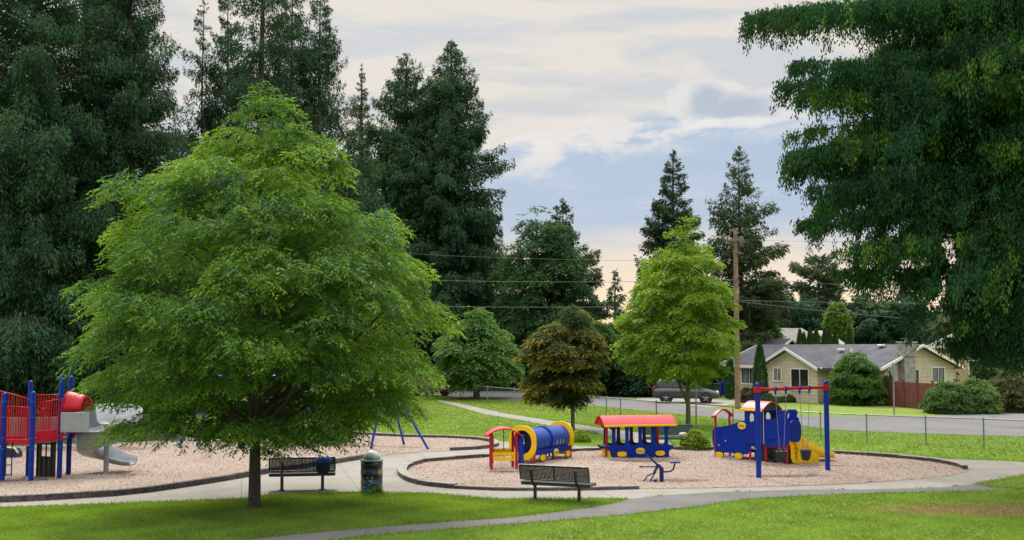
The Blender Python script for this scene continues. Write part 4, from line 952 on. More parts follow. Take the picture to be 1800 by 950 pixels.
d = MB(); d.box((11.95, -.03, 1.05), (.95, .06, 2.1), bev=.01); d_ = d.build('door', 'door_white', house)
d = MB(); d.box((11.95, -.07, 1.65), (.62, .02, .62)); d.build('pane', 'window_glass_dark', d_)
d = MB(); d.box((12.32, -.085, 1.02), (.05, .06, .05), bev=.01); d.build('handle', 'dark_metal', d_)
d = MB(); d.box((12.9, -.10, 1.25), (.5, .18, 2.5), bev=.01); d.build('porch_post', 'red_wood', house)
d = MB(); d.box((11.9, -.75, .07), (2.2, 1.3, .14), bev=.02); d.build('porch_step', 'wall_concrete', house)
d = MB(); d.lathe([(.0, -.07), (.05, -.06), (.08, 0), (.05, .06), (0, .07)], (11.35, -1.6, 2.36), 12); d.build('porch_light', 'white_trim', house)
d = MB(); d.box((HL+.28, 2.25, 1.6), (.5, 1.1, 3.2), bev=.03); d.box((HL+.28, 2.25, 3.62), (.62, 1.22, .9), bev=.03); d.box((HL+.28, 2.25, 4.12), (.72, 1.32, .10), bev=.02)
chm = d.build('chimney', 'chimney_stone', house); d = MB(); d.tube([(HL+.28, 2.25, 4.17), (HL+.28, 2.25, 4.33)], .16, 12); d.box((HL+.28, 2.25, 4.36), (.45, .6, .04)); d.build('chimney_cap', 'galvanised', chm)
d = MB(); d.tube([(12.75, -.2, 2.55), (12.75, -.2, 3.75)], .075, 10); d.build('vent_pipe', 'white_trim', mr)
for x_, y_ in ((9.6, 2.2), (12.4, 3.1)):
    d = MB(); d.box((x_, y_, 3.62 if y_ < 3 else 3.92), (.45, .35, .14), bev=.03); d.build('roof_vent', 'white_trim', mr)
# attic vent and lower siding of the gable end
d = MB(); d.plate([(-.3, 0), (.3, 0), (0, .22)], th=.03, o=(HL+.02, 3.2, 3.35), rz=pi/2); d.build('attic_vent', 'dark_metal', house)
# grey house behind
def small_house(label, px, Y, L, D, ze, zr, rz, wm, rm, name='house', wins=()):
    b = ((px-900)*Y/F, Y, 0); r = thing(name, label, 'house', b, rz)
    gable_walls(r, L, D, ze, zr, wm, -L/2, 0); gable_roof(r, L, D, ze, zr-.02, .4, rm, -L/2, 0)
    for w_ in wins: window(r, **w_)
    return r
sh = small_house('grey house with a pale grey roof showing above the cream house roof', 1408, 108, 7.5, 8.5, 3.9, 5.75, RAD(30), 'grey_siding', 'shingle_grey', wins=[dict(face='f', cx=-1, z0=1.6, z1=2.8, wd=1.6, y=0)])
small_house('white gabled house glimpsed between the pointed evergreens', 1484, 112, 3.6, 5.0, 3.8, 5.5, RAD(60), 'white_siding', 'white_siding', wins=[dict(face='f', cx=0, z0=1.6, z1=2.8, wd=1.4, y=0)])
hh = small_house('tan two level house with a pale grey roof behind the hanging cedar at right', 1715, 92, 9.0, 8.0, 4.0, 5.3, RAD(-62), 'tan_lap', 'shingle_grey', wins=[dict(face='r', cx=5.5, z0=2.2, z1=3.3, wd=1.3, x=4.5), dict(face='f', cx=0, z0=1.4, z1=2.6, wd=1.6, y=0)])
# teal house left of the pole
th_ = thing('house', 'dark teal house with white eaves behind the car and utility pole', 'house', ((1262-900)*92/F, 92, 0), RAD(-50))
gable_walls(th_, 9, 7, 2.7, 4.5, 'teal_lap', -4.5, 0); gable_roof(th_, 9, 7, 2.68, 4.5, .4, 'shingle_dark', -4.5, 0)
window(th_, 'f', 2.6, .9, 2.2, 1.5, y=0); window(th_, 'r', 3.0, 1.0, 2.2, 1.2, x=4.5)
d = MB(); d.box((4.0, -.08, .6), (1.0, .16, 1.2), bev=.01); d.build('brick_skirt', 'brick_brown', th_)
# ================================================================== FENCES
posts = [(809, 671, 701.5), (857, 676, 709), (904, 683, 714), (956, 690, 722), (1013, 695, 729), (1066, 700, 735), (1091, 702, 738), (1154, 709, 745), (1224, 0, 751), (1289, 721, 758), (1370, 728, 766), (1443, 730, 773), (1524, 733, 778), (1628, 737, 783), (1730, 742, 788), (1850, 748, 795)]
fence = thing('wire_fence', 'long low chain link fence on grey metal posts along the road', 'fence', G(1289, 758))
FP = [np.array(G(780, 697))]+[np.array(G(p[0], p[2])) for p in posts]
for p in FP:
    d = MB(); d.tube([p+[0, 0, -.05], p+[0, 0, 1.12]], .032, 8); d.lathe([(.045, 0), (.045, .03), (.02, .07)], tuple(p+[0, 0, 1.10]), 8)
    d.build('post', 'galvanised', fence, world=True)
d = MB(); d.tube([p+[0, 0, 1.10] for p in FP], .026, 6); d.build('top_rail', 'galvanised', fence, world=True)
d = MB()
for a, b in zip(FP, FP[1:]):
    L = np.linalg.norm(b-a); u = (b-a)/L; n = int(L/.085)
    for i in range(-12, n+1):
        for sgn in (1, -1):
            s0 = i*.085; s1 = s0+1.0; z0, z1 = .04, 1.08
            if s0 < 0: z0 += (0-s0)*1.04; s0 = 0
            if s1 > L: z1 -= (s1-L)*1.04; s1 = L
            if s1-s0 < .02: continue
            p, q = a+u*s0, a+u*s1
            if sgn < 0: p, q = a+u*(L-s0), a+u*(L-s1)
            k = np.array([0, 0, .0028]); d.add([p+[0, 0, z0]-k, q+[0, 0, z1]-k, q+[0, 0, z1]+k, p+[0, 0, z0]+k], [(0, 1, 2, 3)])
m_ = d.build('wire_mesh', 'galvanised', fence, world=True)
# thin street sign pole
sp = thing('street_sign', 'thin tall metal pole with a small green street blade beside the lime green tree', 'sign', G(1224, 751))
d = MB(); d.tube([(0, 0, -.05), (0, 0, 2.95)], .038, 8); d.build('pole', 'galvanised', sp)
mat('sign_green', (.02, .17, .13), .4)
d = MB(); d.box((0, 0, 3.03), (.04, .55, .16), RAD(12), bev=.006); d.build('sign_blade', 'sign_green', sp)
# stop sign seen from behind
ss = thing('stop_sign', 'grey back of a tall octagonal stop sign near the red board fence', 'sign', G(1572, 731))
d = MB(); d.tube([(0, 0, -.05), (0, 0, 2.85)], .045, 8); d.build('post', 'galvanised', ss)
d = MB(); oc = [(.40*cos(pi/8+k*pi/4), 2.55+.40*sin(pi/8+k*pi/4)) for k in range(8)]; d.plate(oc, th=.012, o=(0, 0, 0), rz=RAD(48)); d.build('sign_plate', 'galvanised', ss)
# red board fence
rf = thing('board_fence', 'weathered dark red board fence in front of the cream house gable end', 'fence', G(1590, 717))
ra = np.array(G(1556, 713)); rb = np.array(G(1640, 722)); rc = np.array(G(1680, 719))
def boards(root, a, b, h, mname, wd=.14, gap=.006, name='board_panel', seed=1, th=.025):
    r_ = random.Random(seed); d = MB(); L = np.linalg.norm(b-a); u = (b-a)/L; n = int(L/wd)
    for i in range(n):
        c = a+u*(wd*(i+.5)); hh = h*(1+r_.uniform(-.012, .012)); d.box((c[0], c[1], hh/2), (wd-gap, th, hh), atan2(u[1], u[0]), bev=.004)
    return d.build(name, mname, root, world=True)
boards(rf, ra, rb, 1.62, 'red_wood'); boards(rf, rb, rc, 1.62, 'red_wood')
for px, py in ((1557, 713), (1588, 716.5), (1612, 719), (1640, 722)):
    q = np.array(G(px, py)); d = MB(); d.box((q[0], q[1]-.06, .9), (.12, .12, 1.8), HA, bev=.01); d.build('post', 'red_wood', rf, world=True)
# brown fence across the road
bf = thing('board_fence', 'dark brown board fence with an open lattice top across the road at left', 'fence', G(890, 682))
ba, bb = np.array(G(866, 683)), np.array(G(935, 684)); boards(bf, ba, bb, 1.05, 'brown_wood', .16, seed=3)
d = MB(); u = unit(bb-ba)
for z in (1.08, 1.36, 1.44): d.tube([ba+[0, 0, z], bb+[0, 0, z]], .03, 4)
L = np.linalg.norm(bb-ba)
for i in range(int(L/.3)): d.tube([ba+u*(i*.3)+[0, 0, 1.08], ba+u*(i*.3+.28)+[0, 0, 1.38]], .014, 4)
d.build('lattice', 'brown_wood', bf, world=True)
for k in range(5): q = ba+(bb-ba)*k/4; d = MB(); d.box((q[0], q[1]-.08, .78), (.13, .13, 1.56), bev=.01); d.build('post', 'brown_wood', bf, world=True)
# ================================================================== UTILITY POLE AND WIRES
pb = G(1297, 719); Yp = pb[1]
pole = thing('utility_pole', 'tall weathered wooden utility pole rising beside the lime green tree', 'pole', pb)
zt = HC+(608-402)*Yp/F
d = MB(); d.tube([(0, 0, -.1), (0, 0, 3.5), (0, 0, 7.5), (0, 0, zt)], [.175, .165, .15, .12], 14); d.build('shaft', 'pole_wood', pole)
zc = HC+(608-424)*Yp/F
d = MB(); d.box((-.1, -.22, zc), (1.9, .09, .11), RAD(38), bev=.01); d.build('crossarm', 'arm_wood', pole)
d = MB(); d.box((.1, -.2, zc-.75), (.9, .08, .1), RAD(38), bev=.01); d.build('crossarm', 'arm_wood', pole)
d = MB(); d.lathe([(.0, -.34), (.15, -.32), (.16, .26), (.13, .32), (0, .34)], (.34, -.05, zc-.05), 14); d.build('transformer', 'arm_wood', pole)
d = MB(); d.lathe([(.0, -.24), (.11, -.22), (.11, .20), (0, .24)], (-.32, -.05, zc-.0), 12); d.build('transformer', 'arm_wood', pole)
for x_ in (-.8, -.5, .5, .75):
    d = MB(); d.lathe([(.03, 0), (.05, .03), (.03, .06), (.05, .09), (.03, .12), (.02, .16)], (x_*.79-.1, -.22+x_*.615, zc+.055), 8); d.build('insulator', 'white_trim', pole)
mat('cable', (.13, .14, .14), .6)
def wire(label, p, q, sag, r, n=20):
    d = MB(); r *= .62; p, q = np.array(p), np.array(q)
    d.tube([p+(q-p)*t-np.array([0, 0, 4*sag*t*(1-t)]) for t in np.linspace(0, 1, n)], r, 5)
    tag(d.build('cable', 'cable', None), label, 'cable', 'cables strung from the utility pole')
PX = pb[0]
wire('upper cable running left from the pole across the dark cedars', (PX, Yp-.2, zc-1.2), AT(560, 436, 72), .3, .016)
wire('middle cable running left across the broadleaf tree', (PX, Yp-.2, HC+(608-492)*Yp/F), AT(560, 486, 68), .25, .022)
wire('lower cable running left across the broadleaf tree', (PX, Yp-.2, HC+(608-536)*Yp/F), AT(560, 534, 68), .2, .022)
wire('cable running right from the pole just above the treetops', (PX, Yp-.2, HC+(608-487)*Yp/F), AT(2000, 515, 60), .3, .018)
wire('pale straight cable running right above the far roofs', (PX, Yp-.2, HC+(608-529)*Yp/F), AT(2000, 533, 60), .1, .024)
wire('cable sloping down to the right above the cream house roof', (PX, Yp-.2, HC+(608-530)*Yp/F), AT(2000, 578, 62), .35, .024)
wire('thin topmost cable right of the pole', (PX, Yp-.2, zc+.1), AT(2000, 392, 60), .5, .012)
# ================================================================== VEHICLES
mat('car_grey', (.062, .070, .082), .32, .05, 2, metal=.5, coat=.6); mat('car_orange', (.26, .045, .012), .35, .05, 2, coat=.5)
mat('tyre', (.018, .018, .020), .8, .1, 12); mat('alloy', (.42, .43, .45), .3, .05, 6, metal=.8); mat('car_black', (.02, .021, .024), .5)
mat('lamp_red', (.35, .01, .01), .3); mat('lamp_clear', (.6, .6, .6), .15)
def car(name, label, cat, loc, rz, body='car_grey', L=4.6, W=1.82, H=1.66, pickup=False):
    r = thing(name, label, cat, loc, rz); hw = W/2
    st = [(-.5, .62, .62, .90), (-.487, .40, .95, .955), (-.44, .34, 1.02, .98), (-.36, .33, 1.05, 1), (-.2, .32, 1.04, 1), (.0, .32, 1.02, 1), (.15, .32, 1.00, 1), (.25, .32, .99, 1), (.36, .33, .92, .985), (.44, .34, .82, .95), (.485, .36, .70, .88), (.5, .45, .60, .80)]
    d = MB(); vs = []
    for x, z0, z1, k in st:
        w_ = hw*k; vs += [(x*L, -w_*.86, z0), (x*L, -w_, z0+.14), (x*L, -w_*1.0, (z0+z1)/2+.05), (x*L, -w_*.96, z1-.06), (x*L, -w_*.86, z1), (x*L, w_*.86, z1), (x*L, w_*.96, z1-.06), (x*L, w_, (z0+z1)/2+.05), (x*L, w_, z0+.14), (x*L, w_*.86, z0)]
    k = 10; fs = [(i*k+j, i*k+(j+1) % k, (i+1)*k+(j+1) % k, (i+1)*k+j) for i in range(len(st)-1) for j in range(k)]
    d.add(vs, fs, True); d.add(vs[:k], [tuple(range(k-1, -1, -1))]); d.add(vs[-k:], [tuple(range(k))]); d.build('body', body, r)
    # cabin
    cs = [(-.470, 1.0, 1.02), (-.43, 1.0, 1.42), (-.38, 1.0, H-.06), (-.25, 1.0, H), (.0, 1.0, H-.01), (.06, 1.0, H-.06), (.16, 1.0, 1.34), (.265, 1.0, 1.0)]
    if pickup: cs = [(-.10, 1, 1.0), (-.085, 1, H-.1), (-.04, 1, H), (.08, 1, H-.02), (.14, 1, 1.4), (.22, 1, 1.0)]
    vs = []
    for x, z0, z1 in cs:
        t = (z1-1.0)/(H-1.0); wb, wt = hw*.93, hw*(.93-.17*t); vs += [(x*L, -wb, .96), (x*L, -wt, z1-.03), (x*L, -wt*.92, z1), (x*L, wt*.92, z1), (x*L, wt, z1-.03), (x*L, wb, .96)]
    k = 6; d = MB(); d.add(vs, [(i*k+j, i*k+(j+1) % k, (i+1)*k+(j+1) % k, (i+1)*k+j) for i in range(len(cs)-1) for j in range(k)], True)
    d.add(vs[:k], [tuple(range(k-1, -1, -1))]); d.add(vs[-k:], [tuple(range(k))]); d.build('roof', body, r)
    rear = -.07 if pickup else -.40
    for s in (-1, 1):
        def P(x, z, o=.012):
            t = (z-1.0)/(H-1.0); return (x*L, s*(hw*(.93-.17*t)+o), z)
        for a0, a1, b0, b1 in (((-.40, -.20, -.355, -.20), (-.185, .02, -.185, .0), (.035, .215, .015, .06)) if not pickup else ((-.07, .02, -.06, .02), (.035, .18, .03, .09))):
            d = MB(); d.add([P(a0, 1.07), P(a1, 1.07), P(b1, H-.14), P(b0, H-.14)], [(0, 1, 2, 3)]); d.build('side_window', 'window_glass', r)
        d = MB(); d.box((.20*L, s*(hw*1.0+.07), 1.06), (.12, .18, .13), bev=.03); d.build('mirror', body, r)
        d = MB(); d.box((.462*L, s*hw*.70, .74), (.16, .34, .15), rz=-s*.35, bev=.04); d.build('headlight', 'lamp_clear', r)
        d = MB(); d.box((-.480*L, s*hw*.78, .98), (.10, .28, .22), rz=s*.2, bev=.03); d.build('tail_light', 'lamp_red', r)
        d = MB(); d.box((0, s*(hw+.004), .42), (.5*L, .05, .16), bev=.015); d.build('sill', 'car_black', r)
        if not pickup: d = MB(); d.tube([(-.36*L, s*hw*.66, H+.035), (-.2*L, s*hw*.68, H+.06), (.0, s*hw*.66, H+.03)], .02, 6); d.build('roof_rail', 'alloy', r)
        for x in (-.29, .295):
            wh = MB(); R_ = .36
            wh.lathe([(R_-.12, -.11), (R_-.02, -.11), (R_, -.08), (R_, .08), (R_-.02, .11), (R_-.12, .11)], (x*L, s*(hw-.10), R_), 26, axis='y'); w_ = wh.build('wheel', 'tyre', r)
            ri = MB(); ri.lathe([(.0, .0), (.05, .012), (.24, -.02), (.25, 0), (.235, .02)], (x*L, s*(hw-.10)+s*.085, R_), 20, axis='y')
            for q in range(5): a = 2*pi*q/5+.3; ri.tube([(x*L, s*(hw+.005), R_), (x*L+.23*cos(a), s*(hw+.005), R_+.23*sin(a))], [.035, .028], 6)
            ri.build('rim', 'alloy', w_)
            ar = MB(); ar.lathe([(.38, 0), (.44, 0), (.44, .03), (.38, .03)], (x*L, s*(hw-.014)-(.015 if s > 0 else .015), R_+.01), 26, axis='y'); ar.build('wheel_arch', 'car_black', r)
    if not pickup:
        d = MB(); d.add([(.255*L, -hw*.85, 1.03), (.255*L, hw*.85, 1.03), (.075*L, hw*.76, H-.09), (.075*L, -hw*.76, H-.09)], [(0, 1, 2, 3)]); d.v = [(x+.025, y, z+.012) for x, y, z in d.v]; d.build('windscreen', 'window_glass', r)
    return r
g1, g2 = np.array(G(1184, 709)), np.array(G(1248, 709.6))
ca_ = atan2(g2[1]-g1[1], g2[0]-g1[0]); mid_ = (g1+g2)/2; off = np.array([-sin(ca_), cos(ca_), 0])*.8
car('parked_car', 'dark grey estate car parked on the driveway behind the lime green tree', 'car', tuple(mid_+off+[-.40, 0, 0]), ca_, L=4.55)
car('pickup_truck', 'orange pickup mostly hidden behind the right edge of the ash crown', 'truck', G(744, 696), RAD(-38), 'car_orange', 4.9, 1.85, 1.75, True)
# bins
def wheelie(label, px, by, m_, h=1.05):
    b = G(px, by); r = thing('recycling_bin', label, 'bin', b, RAD(-20), 'wheeled bins by the driveway')
    d = MB(); d.add([(x*.24, y*.27, .08) for x, y in ((-1, -1), (1, -1), (1, 1), (-1, 1))]+[(x*.29, y*.33, h-.08) for x, y in ((-1, -1), (1, -1), (1, 1), (-1, 1))], [(3, 2, 1, 0), (4, 5, 6, 7), (0, 1, 5, 4), (1, 2, 6, 5), (2, 3, 7, 6), (3, 0, 4, 7)]); d.build('body', m_, r)
    d = MB(); d.box((0, -.01, h-.03), (.64, .74, .09), bev=.035); d.build('lid', m_, r)
    for s in (-1, 1): d = MB(); d.lathe([(0, -.03), (.1, -.03), (.1, .03), (0, .03)], (s*.26, .25, .1), 14, axis='x'); d.build('wheel', 'black_rubber', r)
    d = MB(); d.tube([(-.22, .37, h-.08), (.22, .37, h-.08)], .018, 6); d.build('handle', m_, r); return r
wheelie('blue recycling bin standing behind the parked grey car', 1271, 697.5, 'blue_metal', 1.12); wheelie('black wheeled bin beside the blue recycling bin', 1260, 699, 'car_black', 1.05)
# low concrete wall behind the left play area
cw = thing('retaining_wall', 'dark stained low concrete wall behind the left play area', 'wall', G(100, 784))
a_, b_ = np.array(G(-120, 786)), np.array(G(322, 775)); d = MB(); n = 9; r_ = random.Random(4)
for i in range(n):
    p, q = a_+(b_-a_)*i/n, a_+(b_-a_)*(i+1)/n; c = (p+q)/2; u = unit(q-p); hgt = 1.05+.05*r_.random()
    d.box((c[0], c[1]+.15, hgt/2), (np.linalg.norm(q-p)-.02, .28, hgt), atan2(u[1], u[0]), bev=.02)
d.build('wall_panels', 'wall_concrete', cw, world=True)
# ================================================================== PARK FURNITURE
def mesh_panel(d, x0, x1, pt, n_up, step=.036, r=.0115):
    """expanded metal: crossing flat bars between p(x,t), t in 0..1"""
    L = x1-x0; k = int(L/step)
    for i in range(k+1):
        x = x0+i*step; d.tube([pt(x, 0), pt(x, 1)], r, 4, cap=False, smooth=False)
    for j in range(n_up+1): d.tube([pt(x0, j/n_up), pt(x1, j/n_up)], r, 4, cap=False, smooth=False)
def bench(label, loc, rz, W=1.83, m_='bench_coat', solid=False, group=None):
    """local: front (sitter) towards -y, back rest at +y ; x along the seat"""
    r = thing('park_bench', label, 'bench', loc, rz, group); h = W/2
    sp = lambda x, t: (x, -.30+.42*t, .455-.015*sin(pi*t)+.0*t)
    bp_ = lambda x, t: (x, .165+.10*t, .535+.36*t)
    for nm, f in (('seat', sp), ('backrest', bp_)):
        d = MB(); mesh_panel(d, -h, h, f, 13 if nm == 'seat' else 11)
        fr = [f(-h, 0), f(-h, 1), f(h, 1), f(h, 0), f(-h, 0)]
        for a, b in zip(fr, fr[1:]): d.tube([a, b], .019, 8)
        if nm == 'seat':
            d.tube([(-h, -.31, .40), (-h, -.31, .455)], .018, 6); d.box((0, -.312, .425), (W, .03, .08)); d.box((0, .135, .43), (W, .03, .085), bev=.01)
            for s in (-1, 1): d.box((s*h, -.09, .435), (.02, .42, .06))
        if solid or nm == 'seat':
            a, b, c, e = f(-h, 0), f(h, 0), f(h, 1), f(-h, 1)
            d.add([np.array(q_)-[0, 0, .004] for q_ in (a, b, c, e)], [(0, 1, 2, 3)])
        if nm == 'backrest': d.tube([f(0, 0), f(0, 1)], .014, 6)
        d.build(nm, m_, r)
    for s in (-1, 1):
        x = s*(h-.33)
        d = MB(); d.tube([(x, .20, .47), (x, .265, .63), (x, .29, .80)], [.036, .045, .036], 10); d.build('back_support', m_, r)
        d = MB(); d.tube([(x, -.22, .40), (x, -.02, .385), (x, .14, .40), (x, .21, .48)], .027, 8); d.tube([(x, .06, .37), (x, -.02, .30)], .03, 8); d.build('bracket', m_, r)
        d = MB(); d.tube([(x, .0, -.02), (x, .0, .37)], .045, 12); d.lathe([(.10, 0), (.10, .014), (.045, .018)], (x, 0, .006), 14); d.build('leg', m_, r)
    return r
def bench_at(label, p1, p2, m_='bench_coat', rev=False, **k):
    a, b = np.array(G(*p1)), np.array(G(*p2)); c = (a+b)/2; rz = atan2(b[1]-a[1], b[0]-a[0])+(pi if rev else 0)
    return bench(label, tuple(c), rz, **k, m_=m_), c, rz
gb = 'benches around the play areas'
# legs of both near benches seen from behind: sitters face the play area, so the back rest is towards the camera
b1, c1, z1_ = bench_at('black mesh bench with a blue bag on its back left of the litter bin', (485, 863), (577, 861), rev=True, W=1.74, group=gb)
b2, c2, z2_ = bench_at('black mesh bench in front of the wooden gate with the curved red roof', (933, 878.5), (1026, 884), rev=True, W=1.84, group=gb)
b3, c3, z3_ = bench_at('dark green bench facing the camera behind the red roofed streetcar', (1148, 790), (1202, 790), rev=False, m_='green_bench_coat', W=1.9, group=gb, solid=True)
# bag draped on the back of the first bench
mat('bag_blue', (.015, .085, .48), .75, .2, 8, .3, 30); mat('bag_dark', (.010, .018, .045), .8, .2, 8, .3, 30)
bag = thing('backpack', 'dark bag with a bright blue top flap hung over the back of the left bench', 'bag', (c1[0]+.56*cos(z1_-pi), c1[1]+.56*sin(z1_-pi), 0), z1_)
def softbox(cx, cy, cz, sx, sy, sz, seed, p=3.0):
    d = MB(); n = 16; r_ = random.Random(seed); rows = []
    for i in range(9):
        t = i/8; zz = -1+2*t; k = (1-abs(zz)**p)**(1/p) if 0 < i < 8 else .35
        k = max(k, .35); rows.append([(cx+sx*k*math.copysign(abs(cos(a))**.6, cos(a))*r_.uniform(.95, 1.05), cy+sy*k*math.copysign(abs(sin(a))**.6, sin(a))*r_.uniform(.92, 1.08), cz+sz*zz) for a in [2*pi*q/n for q in range(n)]])
    vs = [p_ for rr in rows for p_ in rr]; d.add(vs, [(i*n+j, i*n+(j+1) % n, (i+1)*n+(j+1) % n, (i+1)*n+j) for i in range(8) for j in range(n)], True)
    d.add(vs[:n], [tuple(range(n-1, -1, -1))]); d.add(vs[-n:], [tuple(range(n))]); return d
softbox(0, .36, .66, .185, .10, .20, 3).build('bag_body', 'bag_dark', bag)
softbox(0, .35, .83, .205, .135, .095, 5, 2.6).build('flap', 'bag_blue', bag)
d = MB()
for s in (-1, 1): d.tube([(s*.09, .30, .92), (s*.09, .19, .90), (s*.09, .15, .72), (s*.09, .18, .58)], .012, 6)
d.build('strap', 'bag_dark', bag)
# pale soft toy / cloth on the far bench
mat('plush', (.62, .52, .50), .95, .12, 14, .6, 60)
pl = thing('cloth_bundle', 'pale pinkish bundle of cloth lying on the dark green bench seat', 'cloth', (c3[0]+.55, c3[1]-.06, .0), z3_)
d = softbox(0, -.02, .55, .16, .12, .09, 8, 2.2); d.build('bundle', 'plush', pl); d = softbox(.18, -.04, .52, .12, .08, .05, 9, 2.2); d.build('fold', 'plush', pl)
# litter bin
def binmat():
    m_ = bpy.data.materials.new('painted_drum'); m_.use_nodes = True; t = NT(m_.node_tree); b = t.n['Principled BSDF']
    co = t.new('ShaderNodeTexCoord').outputs['Object']; x, y, z = t.sep(co)
    vv = t.comb(t.m('MULTIPLY', x, 1.0), t.m('MULTIPLY', y, 1.0), t.m('MULTIPLY', z, .8))
    n1 = t.noise(vv, 5.5, 2, .5); vo = t.new('ShaderNodeTexVoronoi'); vo.inputs['Scale'].default_value = 7.0; t.l.new(co, vo.inputs['Vector'])
    c = t.mix(t.smooth(z, .12, .42), (.012, .13, .17), (.006, .012, .040))
    c = t.mix(t.m('MULTIPLY', t.smooth(n1, .60, .66), t.smooth(z, .6, .5)), c, (.02, .22, .22))
    c = t.mix(t.m('MULTIPLY', t.smooth(x, .17, .23), t.m('MULTIPLY', t.smooth(z, .66, .60), t.smooth(z, .48, .52))), c, (.30, .24, .11))
    c = t.mix(t.m('MULTIPLY', t.smooth(x, -.20, -.26), t.smooth(z, .50, .40)), c, (.45, .33, .24))
    for q in ((-.07, .42), (.05, .43), (-.02, .345), (-.02, .24), (-.16, .17)):
        dx = t.m('SUBTRACT', x, q[0]); dz_ = t.m('SUBTRACT', z, q[1]); dd = t.m('ADD', t.m('MULTIPLY', dx, dx), t.m('MULTIPLY', dz_, dz_))
        c = t.mix(t.smooth(dd, .0005, .0002), c, (.55, .52, .50))
    t.l.new(c, b.inputs['Base Color']); b.inputs['Roughness'].default_value = .32; b.inputs['Coat Weight'].default_value = .4; M['painted_drum'] = m_
binmat()
lb_ = thing('litter_bin', 'steel drum litter bin painted dark blue with a pale domed lid on the path edge', 'bin', G(653, 866.5))
d = MB(); R_ = .29
pr = [(0, 0), (R_, 0), (R_+.012, .02), (R_, .04), (R_, .24), (R_+.012, .26), (R_, .28), (R_, .50), (R_+.012, .52), (R_, .54), (R_, .74), (R_+.012, .76), (R_, .78), (R_, .84), (0, .84)]
d.lathe(pr, (0, 0, 0), 36); d.build('drum', 'painted_drum', lb_)
mat('dome_paint', (.42, .50, .54), .35, .1, 3, coat=.3, color2=(.09, .22, .32), c2=.5)
dm = bpy.data.materials['dome_paint']; t = NT(dm.node_tree); bb_ = t.n['Principled BSDF']; co = t.new('ShaderNodeTexCoord').outputs['Object']; z_ = t.sep(co)[2]
t.l.new(t.mix(t.smooth(t.m('ADD', z_, t.m('MULTIPLY', t.noise(co, 6, 3), .12)), .95, 1.10), (.035, .17, .25), (.74, .78, .80)), bb_.inputs['Base Color'])
d = MB(); d.lathe([(.235, .865), (.232, .93), (.205, 1.0), (.155, 1.06), (.09, 1.10), (.03, 1.112), (0, 1.113)], (0, 0, 0), 32)
d.build('dome_lid', 'dome_paint', lb_)
d = MB(); d.lathe([(0, .842), (.305, .842), (.312, .86), (.305, .88), (.24, .885), (.0, .885)], (0, 0, 0), 36); d.build('rim', 'grey_plastic', lb_)
# ================================================================== TODDLER SWING
sw = thing('toddler_swing', 'blue posts with a red top beam and two black bucket seats', 'swing set', G(1394, 835))
p1, p2 = np.array(G(1334, 841)), np.array(G(1455, 829)); zt1 = HC+(608-677)*p1[1]/F; zt1 = 2.42
for p in (p1, p2):
    d = MB(); d.tube([p+[0, 0, -.05], p+[0, 0, 2.74]], .078, 16); d.lathe([(.078, 0), (.07, .04), (.04, .065), (0, .075)], tuple(p+[0, 0, 2.74]), 16); d.build('post', 'blue_metal', sw, world=True)
u = unit(p2-p1)
d = MB(); d.tube([p1-u*.12+[0, 0, 2.60], p2+u*.12+[0, 0, 2.60]], .050, 14)
for p in (p1, p2): d.lathe([(.105, -.085), (.105, .085)], tuple(p+[0, 0, 2.60]), 16)
d.build('beam', 'red_metal', sw, world=True)
LT = np.linalg.norm(p2-p1)
def bucket(f0, f1, zs):
    a, b = p1+u*LT*f0, p1+u*LT*f1; c = (a+b)/2
    for q in (a, b):
        d = MB(); d.lathe([(.068, -.035), (.068, .035)], tuple(q+[0, 0, 2.60]), 12, axis='x', rz=atan2(u[1], u[0])); d.tube([q+[0, 0, 2.55], q+[0, 0, 2.44]], .03, 8); d.build('hanger', 'blue_metal', sw, world=True)
    s = MB(); nn = np.array([-u[1], u[0], 0])
    # seat: shell with leg holes
    ring = lambda z, rx, ry, k: [c+u*rx*cos(t)+nn*ry*sin(t)+[0, 0, z] for t in [2*pi*j/20 for j in range(20)]]
    rows = [ring(zs+.30, .17, .15, 0), ring(zs+.22, .175, .155, 0), ring(zs+.10, .16, .14, 0), ring(zs+.0, .10, .09, 0)]
    vs = [q for r_ in rows for q in r_]; fs = []
    for i in range(3):
        for j in range(20):
            if i == 1 and j in (1, 2, 3, 6, 7, 8): continue
            if i == 2 and j in (2, 3, 6, 7): continue
            fs.append((i*20+j, i*20+(j+1) % 20, (i+1)*20+(j+1) % 20, (i+1)*20+j))
    s.add(vs, fs, True); s.add(rows[3], [tuple(range(20))]); s.tube(rows[0]+[rows[0][0]], .022, 8)
    so_ = s.build('bucket_seat', 'black_rubber', sw, world=True)
    for q, sg in ((a, -1), (b, 1)):
        e_ = c+u*.10*sg+[0, 0, zs+.42]; d = MB(); d.tube([q+[0, 0, 2.44], e_], .010, 5); 
        for k in (-1, 1): d.tube([e_, c+u*.13*sg+nn*.12*k+[0, 0, zs+.30]], .008, 5)
        d.build('chain', 'chain', sw, world=True)
bucket(.25, .40, .42); bucket(.60, .745, .40)
